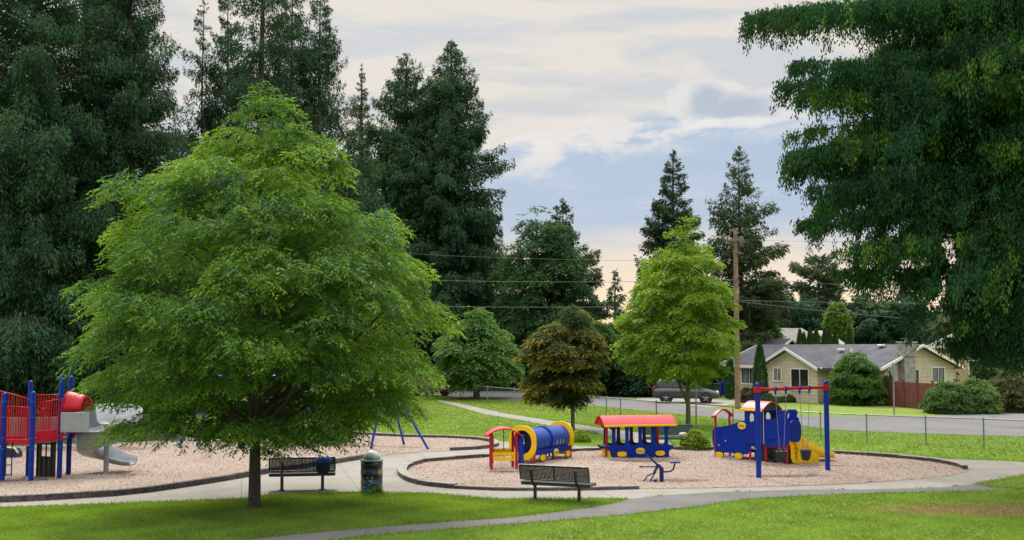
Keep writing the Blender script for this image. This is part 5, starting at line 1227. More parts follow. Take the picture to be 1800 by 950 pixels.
# ================================================================== BIG SWING BEHIND THE ASH
bs = thing('swing_set', 'large swing with slanted blue legs half hidden behind the ash crown', 'swing set', G(530, 784))
apx = {'l': AT(375, 662, 41.5), 'm': AT(527, 662, 41.2), 'r': AT(680, 662, 40.8)}
for k, feet in (('l', ((315, 785), (346, 786))), ('m', ((495, 787), (560, 779))), ('r', ((651, 791), (711, 783), (754, 791)))):
    for fx in feet: d = MB(); d.tube([np.array(G(*fx))+[0, 0, -.03], np.array(apx[k])], .048, 10); d.build('leg', 'blue_tube', bs, world=True)
d = MB(); d.tube([apx['l'], apx['m'], apx['r']], .055, 10); d.build('beam', 'blue_tube', bs, world=True)
for f in (.30, .42, .62, .80):
    a = np.array(apx['l'])*(1-f)+np.array(apx['r'])*f
    d = MB(); e_ = a*[1, 1, 0]
    for s in (-.24, .24): d.tube([a+[s, 0, -.05], e_+[s, 0, .52]], .010, 5)
    d.build('chain', 'chain', bs, world=True); d = MB(); d.tube([e_+[-.25, 0, .53], e_+[-.12, 0, .47], e_+[.12, 0, .47], e_+[.25, 0, .53]], .03, 6); d.build('swing_seat', 'black_rubber', bs, world=True)
mat('digger_paint', (.003, .018, .13), .45, .15, 6, spec=.3, dirt=.1)
# ================================================================== SAND DIGGER
dg = thing('sand_digger', 'blue pivoting toy digger with a curved arm and small seat in the woodchips', 'play digger', G(1163, 848))
S1 = G(1163, 848)[1]/F
L2 = lambda px, py, y=0.0: ((px-1163)*S1, y, (848-py)*S1)
d = MB(); d.tube([L2(1163, 851), L2(1163, 824)], .062, 14); d.lathe([(.062, 0), (.05, .03), (0, .045)], L2(1163, 824), 14); d.build('post', 'digger_paint', dg)
d = MB(); d.tube([L2(1163, 830), L2(1172, 830), L2(1179, 829), L2(1184, 825), L2(1186, 816)], .026, 8); d.build('seat_arm', 'digger_paint', dg)
d = MB(); d.plate(ellipse(0, 0, .15, .11, 20), th=.035, o=L2(1187, 814), flat=True); d.build('seat', 'digger_paint', dg)
d = MB(); d.tube([L2(1162, 822), L2(1154, 816), L2(1143, 806), L2(1133, 799)], [.035, .032, .022, .018], 8); d.tube([L2(1133, 799, -.12), L2(1133, 799, .12)], .018, 8); d.build('boom', 'digger_paint', dg)
d = MB(); d.tube([L2(1156, 821, -.05), L2(1127, 821, -.05)], .017, 8); d.lathe([(0, -.03), (.03, -.02), (.035, 0), (.03, .02), (0, .03)], L2(1126, 821, -.05), 10); d.build('lever', 'digger_paint', dg)
for a in ([(1155, 820), (1149, 833), (1139, 837), (1132, 847)], [(1157, 822), (1152, 832), (1144, 845)]):
    d = MB(); d.tube([L2(x, y, .03) for x, y in a], .019, 8); d.build('digging_arm', 'digger_paint', dg)
d = MB(); d.plate([(-.12, 0), (.1, 0), (.14, .1), (0, .06)], th=.2, o=L2(1147, 848)); d.build('scoop', 'digger_paint', dg)
d = MB(); d.box(L2(1157, 820), (.12, .12, .12), bev=.02); d.build('pivot', 'digger_paint', dg)
# ================================================================== GATE HOUSE (curved red roof)
def arc(x0, x1, z0, rise, n=14):
    return [(x0+(x1-x0)*i/n, z0+rise*sin(pi*i/n)) for i in range(n+1)]
def arched_roof(root, y0, y1, x0, x1, z, rise, th, m_, name='roof', edge=None):
    """barrel with its axis along y"""
    a = arc(x0, x1, z, rise); b = [(x, z_-th) for x, z_ in a][::-1]; d = MB()
    n = len(a); poly = a+b; vs = [(x, y0, z_) for x, z_ in poly]+[(x, y1, z_) for x, z_ in poly]; k = len(poly)
    fs = [(i, (i+1) % k, (i+1) % k+k, i+k) for i in range(k)]
    d.add(vs, fs, True)
    for q in (0, k):
        for i in range(n-1): d.add([vs[q+i], vs[q+i+1], vs[q+k-2-i], vs[q+k-1-i]], [(0, 1, 2, 3)])
    return d.build(name, m_, root)
def oval_label(root, x, z, y, rx=.16, rz=.11, text=True, rot=0.0):
    d = MB(); d.plate(ellipse(x, z, rx, rz, 28, 2.4), th=.02, o=(0, y, 0)); o = d.build('name_plate', 'cream_plastic', root)
    d = MB(); d.plate(ellipse(x, z, rx*.86, rz*.82, 28, 2.4), th=.016, o=(0, y-.008, 0)); d.build('plate_face', 'yellow_plastic', o)
    if text:
        cu = bpy.data.curves.new('lettering', 'FONT'); cu.body = 'Railway'; cu.size = rx*.50; cu.align_x = 'CENTER'; cu.align_y = 'CENTER'; cu.extrude = .002; cu.shear = .25; cu.offset = .0015
        ob = bpy.data.objects.new('tmp', cu); me = bpy.data.meshes.new_from_object(ob); bpy.data.objects.remove(ob)
        me.transform(__import__('mathutils').Matrix(((1, 0, 0, x), (0, 0, -1, y-.020), (0, 1, 0, z), (0, 0, 0, 1)))); link('lettering', me, 'orange_ink', o)
def wheel_oval(root, x, z, y, rx=.15, rz=.09):
    d = MB(); d.plate(ellipse(x, z, rx*1.14, rz*1.22, 28, 2.6), th=.03, o=(0, y, 0)); o = d.build('wheel', 'navy_plastic', root)
    d = MB(); d.plate(ellipse(x, z, rx, rz, 28, 2.6), th=.03, o=(0, y-.012, 0)); d.build('wheel_face', 'yellow_plastic', o)
ga_, gb_ = np.array(G(864, 827.5)), np.array(G(908, 827))
Wg = np.linalg.norm(gb_-ga_); gz = atan2(gb_[1]-ga_[1], gb_[0]-ga_[0])
gh = thing('play_gate', 'small red posted play shelter with a yellow slotted panel and curved red roof', 'play shelter', tuple(ga_), gz)
dep = .62
for x, y in ((0, 0), (Wg, 0), (0.02, dep), (Wg-.06, dep)):
    d = MB(); d.tube([(x, y, -.03), (x, y, 1.16)], .044, 10); d.build('post', 'red_metal', gh)
arched_roof(gh, -.12, dep+.12, -.20, Wg+.20, 1.07, .25, .035, 'red_faded')
a = [(x, z) for x, z in arc(-.20, Wg+.20, 1.055, .25)]; d = MB(); d.tube([(x, -.13, z) for x, z in a], .022, 6); d.build('roof_edge', 'red_metal', gh)
sl_ = []
for i in range(11):
    x = .07+i*(Wg-.14)/10; s = 1 if i < 5 else -1
    if i == 5: sl_.append([(x-.02, .36), (x+.02, .36), (x, .40)]); continue
    sl_.append([(x-.012-s*.03, .36), (x+.012-s*.03, .36), (x+.012+s*.03, .49), (x-.012+s*.03, .49)])
d = MB(); d.plate([(.0, .30), (Wg, .30), (Wg, .56), (.0, .56)], sl_, th=.03, o=(0, 0, 0)); d.build('panel', 'yellow_plastic', gh)
cmb = []
for i in range(9): x = .08+i*(Wg-.16)/8; cmb += [(x-.035, .60), (x, .655), (x+.035, .60)]
d = MB(); d.plate([(.02, .45), (Wg-.08, .45)]+[(min(x, Wg-.08), z) for x, z in cmb[::-1]], th=.03, o=(0, dep, 0)); d.build('panel', 'yellow_plastic', gh)
d = MB(); d.tube([(Wg*.52, dep*.5, .56), (Wg*.52, dep*.5, 1.29)], .014, 6); d.build('pull_rod', 'dark_metal', gh)
d = MB(); d.plate([(0, .18), (.28, .18), (.28, 1.08), (0, 1.08)], th=.03, o=(Wg+.07, .02, 0), rz=.9); d.build('side_panel', 'blue_plastic', gh)
d = MB(); d.plate([(0, .18), (.22, .18), (.22, 1.05), (0, 1.05)], th=.03, o=(.05, dep-.25, 0), rz=pi/2*.85); d.build('side_panel', 'navy_plastic', gh)
# ================================================================== TUNNEL CAR
ta, tb = np.array(G(938, 818)), np.array(G(1004, 806.5)); td = unit(tb-ta); tz = atan2(td[1], td[0]); Lt = np.linalg.norm(tb-ta)
tn = thing('tunnel_car', 'blue crawl tunnel with yellow end rings and oval yellow wheels', 'play tunnel', tuple(ta), tz)
# local x along the tunnel, +y away from the camera; near side at y=0
RT, CY, CZ = .40, .43, .72
def ringplate(x, name):
    d = MB(); out_ = ellipse(CY, CZ-.02, .52, .56, 36, 2.5); inn = ellipse(CY, CZ, .375, .40, 30, 2.1)
    d.plate(out_, [inn], th=.05, o=(x, 0, 0), rz=pi/2, bev=.008); return d.build(name, 'yellow_plastic', tn)
ringplate(0, 'end_ring'); ringplate(Lt, 'end_ring')
def tube_wall(x0, x1, r, m_, name, parent, slots=True):
    d = MB(); n = 40; nx = 34; th = .02; vs = []; fs = []
    for i in range(nx+1):
        for j in range(n): a = 2*pi*j/n; x = x0+(x1-x0)*i/nx; vs.append((x, CY+r*cos(a), CZ+r*1.05*sin(a)))
    hole = set()
    if slots:
        for i in (6, 9, 22, 25, 28):
            for j in (20, 21, 22, -1, -2, 0): hole.add((i, j % n))
    for i in range(nx):
        for j in range(n):
            if (i, j) in hole or (i, (j+1)) in hole and False: continue
            fs.append((i*n+j, i*n+(j+1) % n, (i+1)*n+(j+1) % n, (i+1)*n+j))
    d.add(vs, fs, True); o = d.build(name, m_, parent)
    sm = o.modifiers.new('solid', 'SOLIDIFY'); sm.thickness = .02; sm.offset = -1; return o
tube_wall(.02, Lt-.02, RT, 'blue_tube', 'tunnel_shell', tn)
d = MB(); rr = [(Lt*.5, CY+(RT+.015)*cos(a), CZ+(RT+.015)*1.05*sin(a)) for a in [2*pi*j/32 for j in range(33)]]; d.tube(rr, .035, 8); d.build('seam_flange', 'blue_plastic', tn)
d = MB(); d.plate([(.03, .30), (Lt+.02, .30), (Lt+.02, .46), (.03, .46)], th=.035, o=(0, .0, 0)); d.build('side_board', 'blue_plastic', tn)
d = MB(); d.plate([(.03, .30), (Lt+.02, .30), (Lt+.02, .46), (.03, .46)], th=.035, o=(0, 2*CY, 0)); d.build('side_board', 'blue_plastic', tn)
for s_y in (-.03, 2*CY+.03):
    for x in (.50, Lt-.30): wheel_oval(tn, x, .20, s_y, .15, .10)
oval_label(tn, Lt*.56, .30, -.045, .15, .13)
for x, y in ((.04, .0), (Lt-.04, 0), (.04, 2*CY), (Lt-.04, 2*CY)): d = MB(); d.tube([(x, y, -.03), (x, y, .42)], .04, 10); d.build('leg', 'red_metal', tn)
for x in (Lt*.5,):
    for y in (0, 2*CY): d = MB(); d.tube([(x, y, -.03), (x, y, .32)], .035, 8); d.build('leg', 'navy_plastic', tn)
# ================================================================== STREETCAR
sa, sb = np.array(G(1076, 808)), np.array(G(1176, 805.5)); sz = atan2(sb[1]-sa[1], sb[0]-sa[0]); Ls = np.linalg.norm(sb-sa)
st_ = thing('streetcar', 'toy streetcar with blue pillared sides and a long faded red barrel roof', 'play streetcar', tuple(sa), sz)
DS = .92
def side(y, m_, zc_=1.16, xs=None):
    ol = [(0, 0), (Ls, 0), (Ls, .22), (Ls+.05, .30), (Ls+.16, .36), (Ls+.16, .44), (Ls-.02, .44), (Ls-.03, .62), (Ls-.03, .98), (Ls+.06, 1.10), (Ls+.06, zc_), (-.12, zc_), (-.12, 1.10), (-.0, .98), (-.0, .62), (-.02, .44), (-.22, .44), (-.22, .36), (-.10, .30), (-.0, .22)]
    n = 4; hs = []; w_ = (Ls-.16)/n
    for i in range(n): hs.append(ellipse(.065+w_*(i+.5), .80, w_*.5-.060, .33, 30, 4.5))
    d = MB(); d.plate(ol, hs, th=.035, o=(0, y, 0)); return d.build('side_wall', m_, st_)
side(0, 'blue_plastic'); side(DS, 'navy_plastic')
for x in (-.08, Ls-.28): d = MB(); d.tube([(x, DS*.5-.1, -.03), (x, DS*.5-.1, 1.18)], .046, 10); d.build('post', 'red_metal', st_)
for x, w_ in ((-.2, 1), (Ls+.14, 1)):
    d = MB(); d.box((x*.5 if x < 0 else Ls+.03, DS/2, .42), (.28, DS-.05, .035), bev=.008); d.build('end_bench', 'navy_plastic', st_)
d = MB(); d.plate([(.03, .0), (DS-.03, .0), (DS-.03, .30), (.03, .30)], th=.03, o=(-.06, 0, 0), rz=pi/2); d.build('end_panel', 'yellow_plastic', st_)
d = MB(); d.plate([(.03, .0), (DS-.03, .0), (DS-.03, .30), (.03, .30)], th=.03, o=(Ls-.06, 0, 0), rz=pi/2); d.build('end_panel', 'yellow_plastic', st_)
# barrel roof along x
d = MB(); N = 16; x0, x1 = -.32, Ls+.26; vs = []
A = [(-.13+(DS+.26)*i/N, 1.17+.30*sin(pi*i/N)) for i in range(N+1)]; Bq = [(y, z-.035) for y, z in A][::-1]; poly = A+Bq; k = len(poly)
for x in (x0, x1): vs += [(x, y, z) for y, z in poly]
d.add(vs, [(i, (i+1) % k, (i+1) % k+k, i+k) for i in range(k)], True)
for q in (0, k):
    for i in range(N): d.add([vs[q+i], vs[q+i+1], vs[q+k-2-i], vs[q+k-1-i]], [(0, 1, 2, 3)])
rf_ = d.build('roof', 'red_faded', st_)
d = MB(); d.box(((x0+x1)/2, -.14, 1.15), (x1-x0, .035, .075), bev=.01); d.build('roof_edge', 'yellow_plastic', rf_)
for x in (x0+.07, x1-.07):
    d = MB(); d.plate([(y, z-.04) for y, z in A], th=.03, o=(x, 0, 0), rz=pi/2); d.build('roof_end', 'red_metal', rf_)
wheel_oval(st_, .34, .18, -.03, .17, .085); wheel_oval(st_, Ls-.34, .18, -.03, .17, .085)
oval_label(st_, Ls*.49, .27, -.03, .16, .105)
# ================================================================== LOCOMOTIVE
ea, eb = np.array(G(1257, 804.5)), np.array(G(1318, 811)); ez = atan2(eb[1]-ea[1], eb[0]-ea[0]); ls = np.linalg.norm(eb-ea)/61.0
en = thing('play_locomotive', 'blue toy locomotive climber with red cab roof and funnel cutouts', 'play locomotive', tuple(ea), ez)
# local x: metres along; helper from picture measures (px offset, height in m)
X_ = lambda px: float(np.interp(px, [1252, 1257, 1318, 1346, 1371, 1394, 1412], [-.12, 0, 61*ls, 61*ls+.60, 61*ls+1.12, 61*ls+1.58, 61*ls+1.95]))
def Zz(px, py):
    x = X_(px); p = ea+np.array([cos(ez)*x, sin(ez)*x, 0]); s = F/p[1]; return (608+HC*s-py)/s
PT = lambda px, py: (X_(px), Zz(px, py))
DE = .78
tender = [PT(1258, 794), PT(1253, 775), PT(1253, 757), PT(1256, 750), PT(1270, 749), PT(1285, 746), PT(1300, 741), PT(1314, 737), PT(1319, 760), PT(1320, 790), PT(1314, 797), PT(1300, 796), PT(1280, 794)]
DB = .50
for y, m_ in ((0, 'blue_plastic'), (DE, 'blue_plastic')):
    hs = [ellipse(*PT(1276, 773), .05, .035, 14), ellipse(*PT(1264, 781), .07, .035, 16)] if y == 0 else []
    d = MB(); d.plate(tender, hs, th=.035, o=(0, y, 0)); d.build('tender_side', m_, en)
    cab = [PT(1312, 779), PT(1312, 719), PT(1346, 718.5), PT(1346, 779)]
    hs = [ellipse(PT(1325, 734)[0], PT(1325, 734)[1], .105, .165, 22, 2.6)]
    d = MB(); d.plate(cab, hs, th=.035, o=(0, y+(-.04 if y == 0 else .04), 0)); d.build('cab_side', m_, en)
    bo = [PT(1349, 784), PT(1348, 736), PT(1378, 735), PT(1380, 729), PT(1376, 724), PT(1376, 720), PT(1392, 720), PT(1396, 724), PT(1394, 733), PT(1398, 735), PT(1399, 770), PT(1392, 784)]
    hs = [ellipse(*PT(1360, 772), .035, .06, 12), ellipse(*PT(1369, 772), .03, .055, 12), ellipse(*PT(1379, 771.5), .03, .05, 12)]
    d = MB(); d.plate(bo, hs, th=.035, o=(.0, y*DB/DE, 0)); d.build('boiler_side', m_, en)
d = MB(); hw_ = DB/2; zt_ = Zz(1394, 738); zb_ = Zz(1394, 776)
d.plate(ellipse(hw_, (zt_+zb_)/2, hw_+.05, (zt_-zb_)/2, 26, 3.2), th=.035, o=(X_(1399)+.02, 0, 0), rz=pi/2); d.build('boiler_front', 'blue_plastic', en)
d = MB(); d.box(((X_(1349)+X_(1396))/2, DE/2, Zz(1370, 785)), (X_(1396)-X_(1349), DE-.05, .04)); d.build('deck', 'red_metal', en)
d = MB(); d.box((X_(1330)*.5+X_(1262)*.5, DE/2, .42), (X_(1330)-X_(1262), DE-.05, .04)); d.build('deck', 'deck_coat', en)
arr = arched_roof(en, -.0, 0, 0, 1, 0, 0, .02, 'red_faded') if False else None
# cab roof: barrel along the train (x), arch facing forwards
d = MB(); x0, x1 = X_(1308), X_(1348)+.04; zr = Zz(1330, 719); A = [(-.14+(DE+.28)*i/N, zr+.27*sin(pi*i/N)) for i in range(N+1)]; Bq = [(y, z-.035) for y, z in A][::-1]; poly = A+Bq; k = len(poly); vs = []
for x in (x0, x1): vs += [(x, y, z) for y, z in poly]
d.add(vs, [(i, (i+1) % k, (i+1) % k+k, i+k) for i in range(k)], True)
for q in (0, k):
    for i in range(N): d.add([vs[q+i], vs[q+i+1], vs[q+k-2-i], vs[q+k-1-i]], [(0, 1, 2, 3)])
rf_ = d.build('cab_roof', 'red_faded', en)
d = MB(); d.box(((x0+x1)/2, -.15, zr-.02), (x1-x0, .03, .07), bev=.01); d.build('roof_edge', 'yellow_plastic', rf_)
d = MB(); d.plate([(y, z-.04) for y, z in A], th=.03, o=(x1-.07, 0, 0), rz=pi/2); d.build('roof_end', 'navy_plastic', rf_)
# red arch at the tail
d = MB(); zb = .45; xa_ = X_(1257)+.0
for y in (0.02, DE-.02): d.tube([(xa_+.02, y, -.03), (xa_+.02, y, Zz(1257, 727))], .042, 10)
d.build('tail_posts', 'red_metal', en) if False else None
for y in (.02, DE-.02): d = MB(); d.tube([(xa_+.02, y, -.03), (xa_+.02, y, Zz(1257, 728))], .042, 10); d.build('post', 'red_metal', en)
zq = Zz(1257, 731); A2 = [(-.12+(DE+.24)*i/N, zq+.25*sin(pi*i/N)) for i in range(N+1)]; Bq = [(y, z-.05) for y, z in A2][::-1]; poly = A2+Bq; k = len(poly); vs = []
for x in (xa_-.05, xa_+.10): vs += [(x, y, z) for y, z in poly]
d = MB(); d.add(vs, [(i, (i+1) % k, (i+1) % k+k, i+k) for i in range(k)], True)
for q in (0, k):
    for i in range(N): d.add([vs[q+i], vs[q+i+1], vs[q+k-2-i], vs[q+k-1-i]], [(0, 1, 2, 3)])
d.build('tail_arch', 'red_metal', en)
wheel_oval(en, X_(1267), Zz(1267, 797), -.045, .17, .095); wheel_oval(en, X_(1301), Zz(1301, 799), -.045, .17, .095)
oval_label(en, X_(1308), Zz(1308, 747), -.085, .17, .12)
for px in (1318, 1349, 1392):
    for y in (.03, DE-.03): d = MB(); d.tube([(X_(px), y, -.03), (X_(px), y, .75)], .04, 10); d.build('leg', 'red_metal', en)
d = MB(); d.plate([PT(1321, 812), PT(1321, 782), PT(1392, 786), PT(1394, 816)], th=.03, o=(0, DE*.85, 0)); d.build('under_panel', 'black_rubber', en)
d = MB(); d.plate([PT(1322, 807), PT(1322, 783), PT(1391, 787), PT(1391, 811)], [ellipse(*PT(1357, 800), .16, .12, 18)], th=.03, o=(0, .16, 0)); d.build('under_panel', 'black_rubber', en)  # dark sheet added so no bright gap shows under the boiler
for px, r_, py in ((1332, .20, 803), (1358, .22, 803), (1384, .2, 805)):
    d = MB(); d.lathe([(0, -.05), (r_, -.05), (r_, .05), (0, .05)], (X_(px), DE*.35, r_+.01), 22, axis='y'); d.build('drive_wheel', 'black_rubber', en)
d = MB(); d.lathe([(0, -.14), (.16, -.13), (.16, .13), (0, .14)], (X_(1382), DE*.5, .58), 18, axis='x'); d.build('steam_drum', 'red_metal', en)
d = MB(); d.tube([(X_(1346)+.03, -.03, .62), (X_(1346)+.03, -.03, Zz(1347, 722))], .012, 6); d.build('bell_cord', 'cream_plastic', en)
# slide at the front of the locomotive
g0 = np.array(G(1392, 817)); g1_ = np.array(G(1462, 812)); sd = unit(g1_-g0); szl = atan2(sd[1], sd[0]); Lsl = np.linalg.norm(g1_-g0)
slr = thing('slide_root', '', 'x', tuple(g0), szl) if False else None
def wpt(x, y, z): # slide local -> locomotive local
    p = g0+np.array([cos(szl)*x-sin(szl)*y, sin(szl)*x+cos(szl)*y, z]); q = p-ea; return (q[0]*cos(-ez)-q[1]*sin(-ez), q[0]*sin(-ez)+q[1]*cos(-ez), q[2])
sS = g0[1]/F
ZS = lambda px, py: (818-py)*sS
nearp = [(-.26, ZS(0, 768)), (-.05, ZS(0, 766)), (.10, ZS(0, 768)), (.28, ZS(0, 776)), (.46, ZS(0, 787)), (.66, ZS(0, 794)), (.9, ZS(0, 797)), (1.12, ZS(0, 805)), (1.12, .03), (.7, .0), (.3, .02), (-.05, .06), (-.12, .2), (-.13, .55)]
slots = []
for i in range(4):
    x = -.04+.02*i; z = .72-.15*i; slots.append([(x, z), (x+.05, z+.01), (x+.25-.04*i, z-.25+.04*i), (x+.20-.04*i, z-.26+.04*i)])
slots.append([(.30, .22), (.33, .24), (.48, .12), (.46, .10)])
d = MB(); d.plate(nearp, slots, th=.04); s_o = d
sld = MB(); sld.add([wpt(x, y-.10, z) for x, y, z in d.v], d.f); so2 = sld.build('slide_side', 'yellow_plastic', en)
# chute
d = MB(); path_ = [(-.15, .30, .66), (.05, .30, .64), (.35, .30, .52), (.70, .30, .34), (1.10, .30, .24), (1.50, .30, .17), (1.95, .30, .15)]
prof = [(-.30, .24), (-.26, .24), (-.24, .03), (.24, .03), (.26, .24), (.30, .24), (.28, -.03), (-.28, -.03)]
# taper the side walls towards the exit
vs = []; kq = len(prof)
for i, p in enumerate(path_):
    hgt = [1.6, 2.1, 2.1, 1.8, 1.45, 1.1, .7][i]
    for a, b in prof: vs.append(wpt(p[0], p[1]+a, p[2]+(b*hgt if b > .1 else b)))
fs = [(i*kq+j, i*kq+(j+1) % kq, (i+1)*kq+(j+1) % kq, (i+1)*kq+j) for i in range(len(path_)-1) for j in range(kq)]
d.add(vs, fs, True); d.add(vs[:kq], [tuple(range(kq-1, -1, -1))]); d.add(vs[-kq:], [tuple(range(kq))]); d.build('slide_chute', 'yellow_plastic', en)
farp = [(-.2, .35), (-.15, 1.08), (.06, 1.14), (.24, 1.06), (.38, .86), (.52, .62), (.3, .45)]
d = MB(); d.plate(farp, th=.04, o=(0.1, .62, 0)); e_ = MB(); e_.add([wpt(*p) for p in d.v], d.f); e_.build('slide_side', 'yellow_plastic', en)
d = MB(); d.tube([wpt(1.0, .3, -.02), wpt(1.0, .3, .2)], .035, 8); d.build('leg', 'red_metal', en)
# ================================================================== CLIMBING TOWER (left)
tw = thing('climbing_tower', 'blue posted climbing tower with red railings at the left edge', 'climbing frame', G(60, 842))
P = {'a': (3, 848.5), 'b': (54, 849), 'c': (104, 843), 'd': (120, 837.5), 'e': (49, 838), 'f': (-45, 850), 'g': (-40, 838)}
PW = {k: np.array(G(*v)) for k, v in P.items()}
tops = {'a': 2.56, 'b': 2.60, 'c': 3.08, 'd': 3.0, 'e': 2.86, 'f': 2.6, 'g': 2.6}
for k, p in PW.items():
    h = tops[k]; d = MB(); d.tube([p+[0, 0, -.05], p+[0, 0, h-.07]], .072, 16); d.lathe([(.072, 0), (.066, .035), (.04, .06), (0, .07)], tuple(p+[0, 0, h-.07]), 16); po = d.build('post', 'blue_metal', tw, world=True)
    for z in (.95, 1.25, 1.85, 2.3):
        d = MB(); d.lathe([(.080, -.022), (.084, 0), (.080, .022)], tuple(p-np.array(tw.location)+[0, 0, z]), 14); d.build('clamp', 'blue_tube', po)
ab, cd = PW['b'], PW['c']
dk = [PW['b'], PW['c'], PW['d'], PW['e']]
zd = 1.18
d = MB(); d.prism([tuple(p[:2]) for p in dk], zd-.07, zd); d.prism([tuple(PW['f'][:2]), tuple(PW['a'][:2]), tuple(PW['b'][:2]), tuple(PW['e'][:2]), tuple(PW['g'][:2])], zd-.15, zd-.08); d.build('deck', 'deck_coat', tw, world=True)
def railing(a, b, z0, z1, z1b=None, n=None, arch=False):
    z1b = z1b or z1; L = np.linalg.norm(b-a); n = n or max(int(L/.085), 4); u = (b-a)/L; A_ = a+u*.09; B_ = b-u*.09; d = MB()
    d.tube([A_+[0, 0, z0], A_+[0, 0, z1], B_+[0, 0, z1b], B_+[0, 0, z0]], .019, 8); d.tube([A_+[0, 0, z0+.02], B_+[0, 0, z0+.02]], .019, 8)
    for i in range(1, n): q = A_+(B_-A_)*i/n; d.tube([q+[0, 0, z0], q+[0, 0, z1+(z1b-z1)*i/n]], .012, 6)
    d.tube([A_+[0, 0, z0+.22], B_+[0, 0, z0+.22]], .012, 6)
    d.box(tuple(((A_+B_)/2)+[0, 0, z0-.045]), (L*.8, .03, .11), atan2(u[1], u[0]), bev=.01)
    return d.build('railing', 'red_metal', tw, world=True)
railing(PW['b'], PW['c'], zd+.05, zd+1.08, zd+1.15); railing(PW['e'], PW['d'], zd+.05, zd+1.25); railing(PW['a'], PW['b'], zd-.0, zd+1.0, zd+.95); railing(PW['f'], PW['a'], zd, zd+1.05)
railing(PW['g'], PW['e'], zd, zd+1.5, zd+1.15)
lo_, ro_ = PW['a'], PW['b']
# solid red kick panels low on the railing
for a, b in ((PW['b'], PW['c']),):
    u = unit(b-a); c = (a+b)/2; d = MB(); d.box(tuple(c+[0, 0, zd+.15]), (np.linalg.norm(b-a)-.25, .03, .26), atan2(u[1], u[0]), bev=.02); d.build('kick_panel', 'red_metal', tw, world=True)
# red plastic hood and grey slide entrance
hc = (PW['c']+PW['d'])/2
d = MB(); pts = [hc+[.08+.10*i, .03*i, 0] for i in range(6)]; vs = []
for i, p in enumerate(pts):
    for j in range(13):
        a = pi*j/12; vs.append(p+[0, .48*cos(a), 1.98+(.58-.03*i)*sin(a)])
d.add(vs, [(i*13+j, i*13+j+1, (i+1)*13+j+1, (i+1)*13+j) for i in range(5) for j in range(12)], True); o = d.build('slide_hood', 'red_metal', tw, world=True)
o.modifiers.new('solid', 'SOLIDIFY').thickness = .03
c = hc+[.06, 0, 0]
for s in (-1, 1): d = MB(); d.box(tuple(c+[0, .42*s, 1.75]), (.12, .05, 1.25), bev=.01); d.build('hood_frame', 'red_metal', tw, world=True)
d = MB(); d.box(tuple(hc+[.47, -.46, 1.66]), (.85, .035, .58), bev=.015); d.build('slide_wall', 'grey_plastic', tw, world=True)
d = MB(); d.box(tuple(hc+[.47, .46, 1.66]), (.85, .035, .58), bev=.015); d.build('slide_wall', 'grey_plastic', tw, world=True)
d = MB(); d.box(tuple(hc+[.62, 0, 1.38]), (1.15, .9, .03)); d.build('slide_floor', 'grey_plastic', tw, world=True)
# spiral chute
hx = np.array(G(186, 835)); RS = .62; hx = hx+np.array([.0, .15, 0]); path_ = []
path_.append(hc+[1.15, .1, 1.56])
for i in range(26):
    th = .35*pi-1.72*pi*i/25; z = 1.52-1.16*(i/25)**.9; path_.append(hx+[RS*cos(th)*1.0, RS*sin(th)*.95, z])
th = .35*pi-1.72*pi; e0 = path_[-1]; path_ += [e0+[.30, -.02, -.07], e0+[.62, -.06, -.11], e0+[.85, -.08, -.11]]
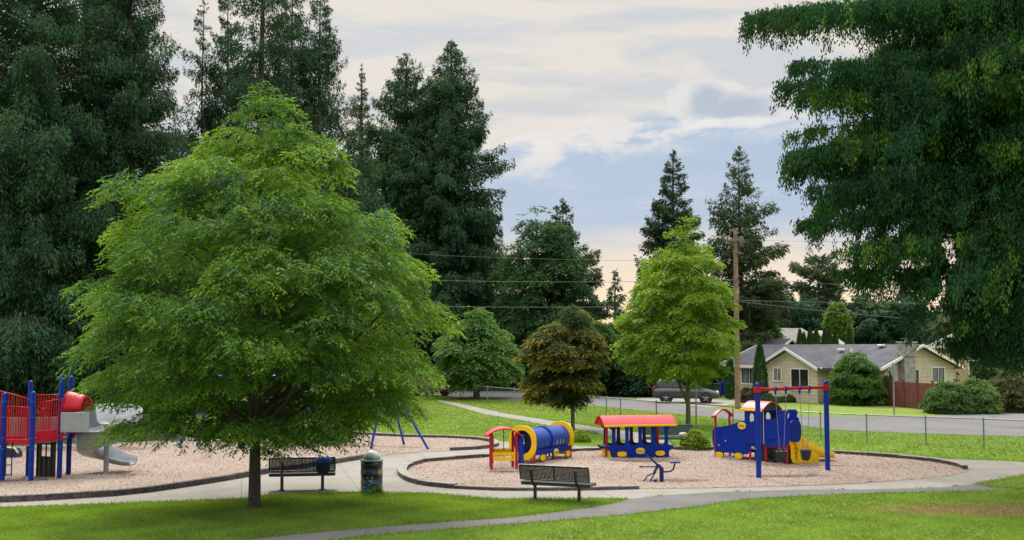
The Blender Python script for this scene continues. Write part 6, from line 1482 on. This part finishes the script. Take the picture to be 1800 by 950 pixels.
# outer side is on the left hand for a clockwise path
prof = [(-.36, .60), (-.32, .60), (-.25, .10), (-.15, .02), (.15, .02), (.24, .08), (.27, .26), (.30, .26), (.27, .02), (.17, -.03), (-.17, -.03), (-.29, .06)]
d = MB(); vs = []; kq = len(prof); n_ = len(path_)
for i, p in enumerate(path_):
    dd = unit((path_[min(i+1, n_-1)]-path_[max(i-1, 0)])*[1, 1, 0]); sdv = np.array([dd[1], -dd[0], 0])      # right hand side
    k = 1 if i < n_-4 else [.75, .6, .45, .4][i-(n_-4)]
    for a, b in prof: vs.append(p+sdv*a+[0, 0, b*(k if b > .1 else 1)])
d.add(vs, [(i*kq+j, i*kq+(j+1) % kq, (i+1)*kq+(j+1) % kq, (i+1)*kq+j) for i in range(n_-1) for j in range(kq)], True); d.add(vs[:kq], [tuple(range(kq-1, -1, -1))]); d.add(vs[-kq:], [tuple(range(kq))])
d.build('spiral_chute', 'grey_plastic', tw, world=True)
d = MB(); q = np.array(G(186, 835)); d.tube([q+[0, 0, -.03], q+[0, 0, 1.60]], .075, 14); d.lathe([(.12, 0), (.12, .015), (.08, .02)], tuple(q+[0, 0, .012]), 16); d.build('support_post', 'grey_plastic', tw, world=True)
# black climber panel under the deck and the small ladder
ka, kb = PW['e']*.72+PW['c']*.28, PW['c']*.85+PW['e']*.15; d = MB(); u = unit(kb-ka); L = np.linalg.norm(kb-ka)
for f in (0, .22, .5, .78, 1): q = ka+u*L*f; d.tube([q+[0, 0, .0], q+[0, 0, zd-.08]], .024, 8)
for z in (.05, .62, 1.0): d.tube([ka+[0, 0, z], kb+[0, 0, z]], .022, 8)
d.build('climber_frame', 'black_rubber', tw, world=True)
d = MB()
for f0, f1, z0, z1 in ((0, .22, .05, 1.1), (.22, .78, .05, .60), (.78, 1, .05, 1.1)):
    a, b = ka+u*L*f0, ka+u*L*f1; d.add([a+[0, .01, z0], b+[0, .01, z0], b+[0, .01, z1], a+[0, .01, z1]], [(0, 1, 2, 3)])
d.build('climber_mesh', 'dark_metal', tw, world=True)
la = PW['a']+[.12, -.05, 0]
for dx in (0, .17):
    d = MB(); d.tube([la+[dx, 0, .18], la+[dx, 0, 1.15]], .018, 8); d.build('ladder_rail', 'navy_plastic', tw, world=True)
for z in (.22, .5, .78): d = MB(); d.tube([la+[0, 0, z], la+[.17, 0, z]], .016, 8); d.build('rung', 'navy_plastic', tw, world=True)
# low balance bench behind
lbn = thing('balance_bench', 'low pale curved step half hidden behind the ladder at the left edge', 'play step', G(12, 806))
d = MB(); A = [(-.5, .0), (.45, .0), (.45, .22), (.35, .34), (.1, .38), (-.5, .38)]; d.plate(A, th=.4); d.build('step', 'navy_plastic', lbn)
d = MB(); d.tube([(.47, -.2, .20), (.36, -.2, .36), (.1, -.2, .40), (-.5, -.2, .40)], .03, 8); d.build('edge_trim', 'cream_plastic', lbn)
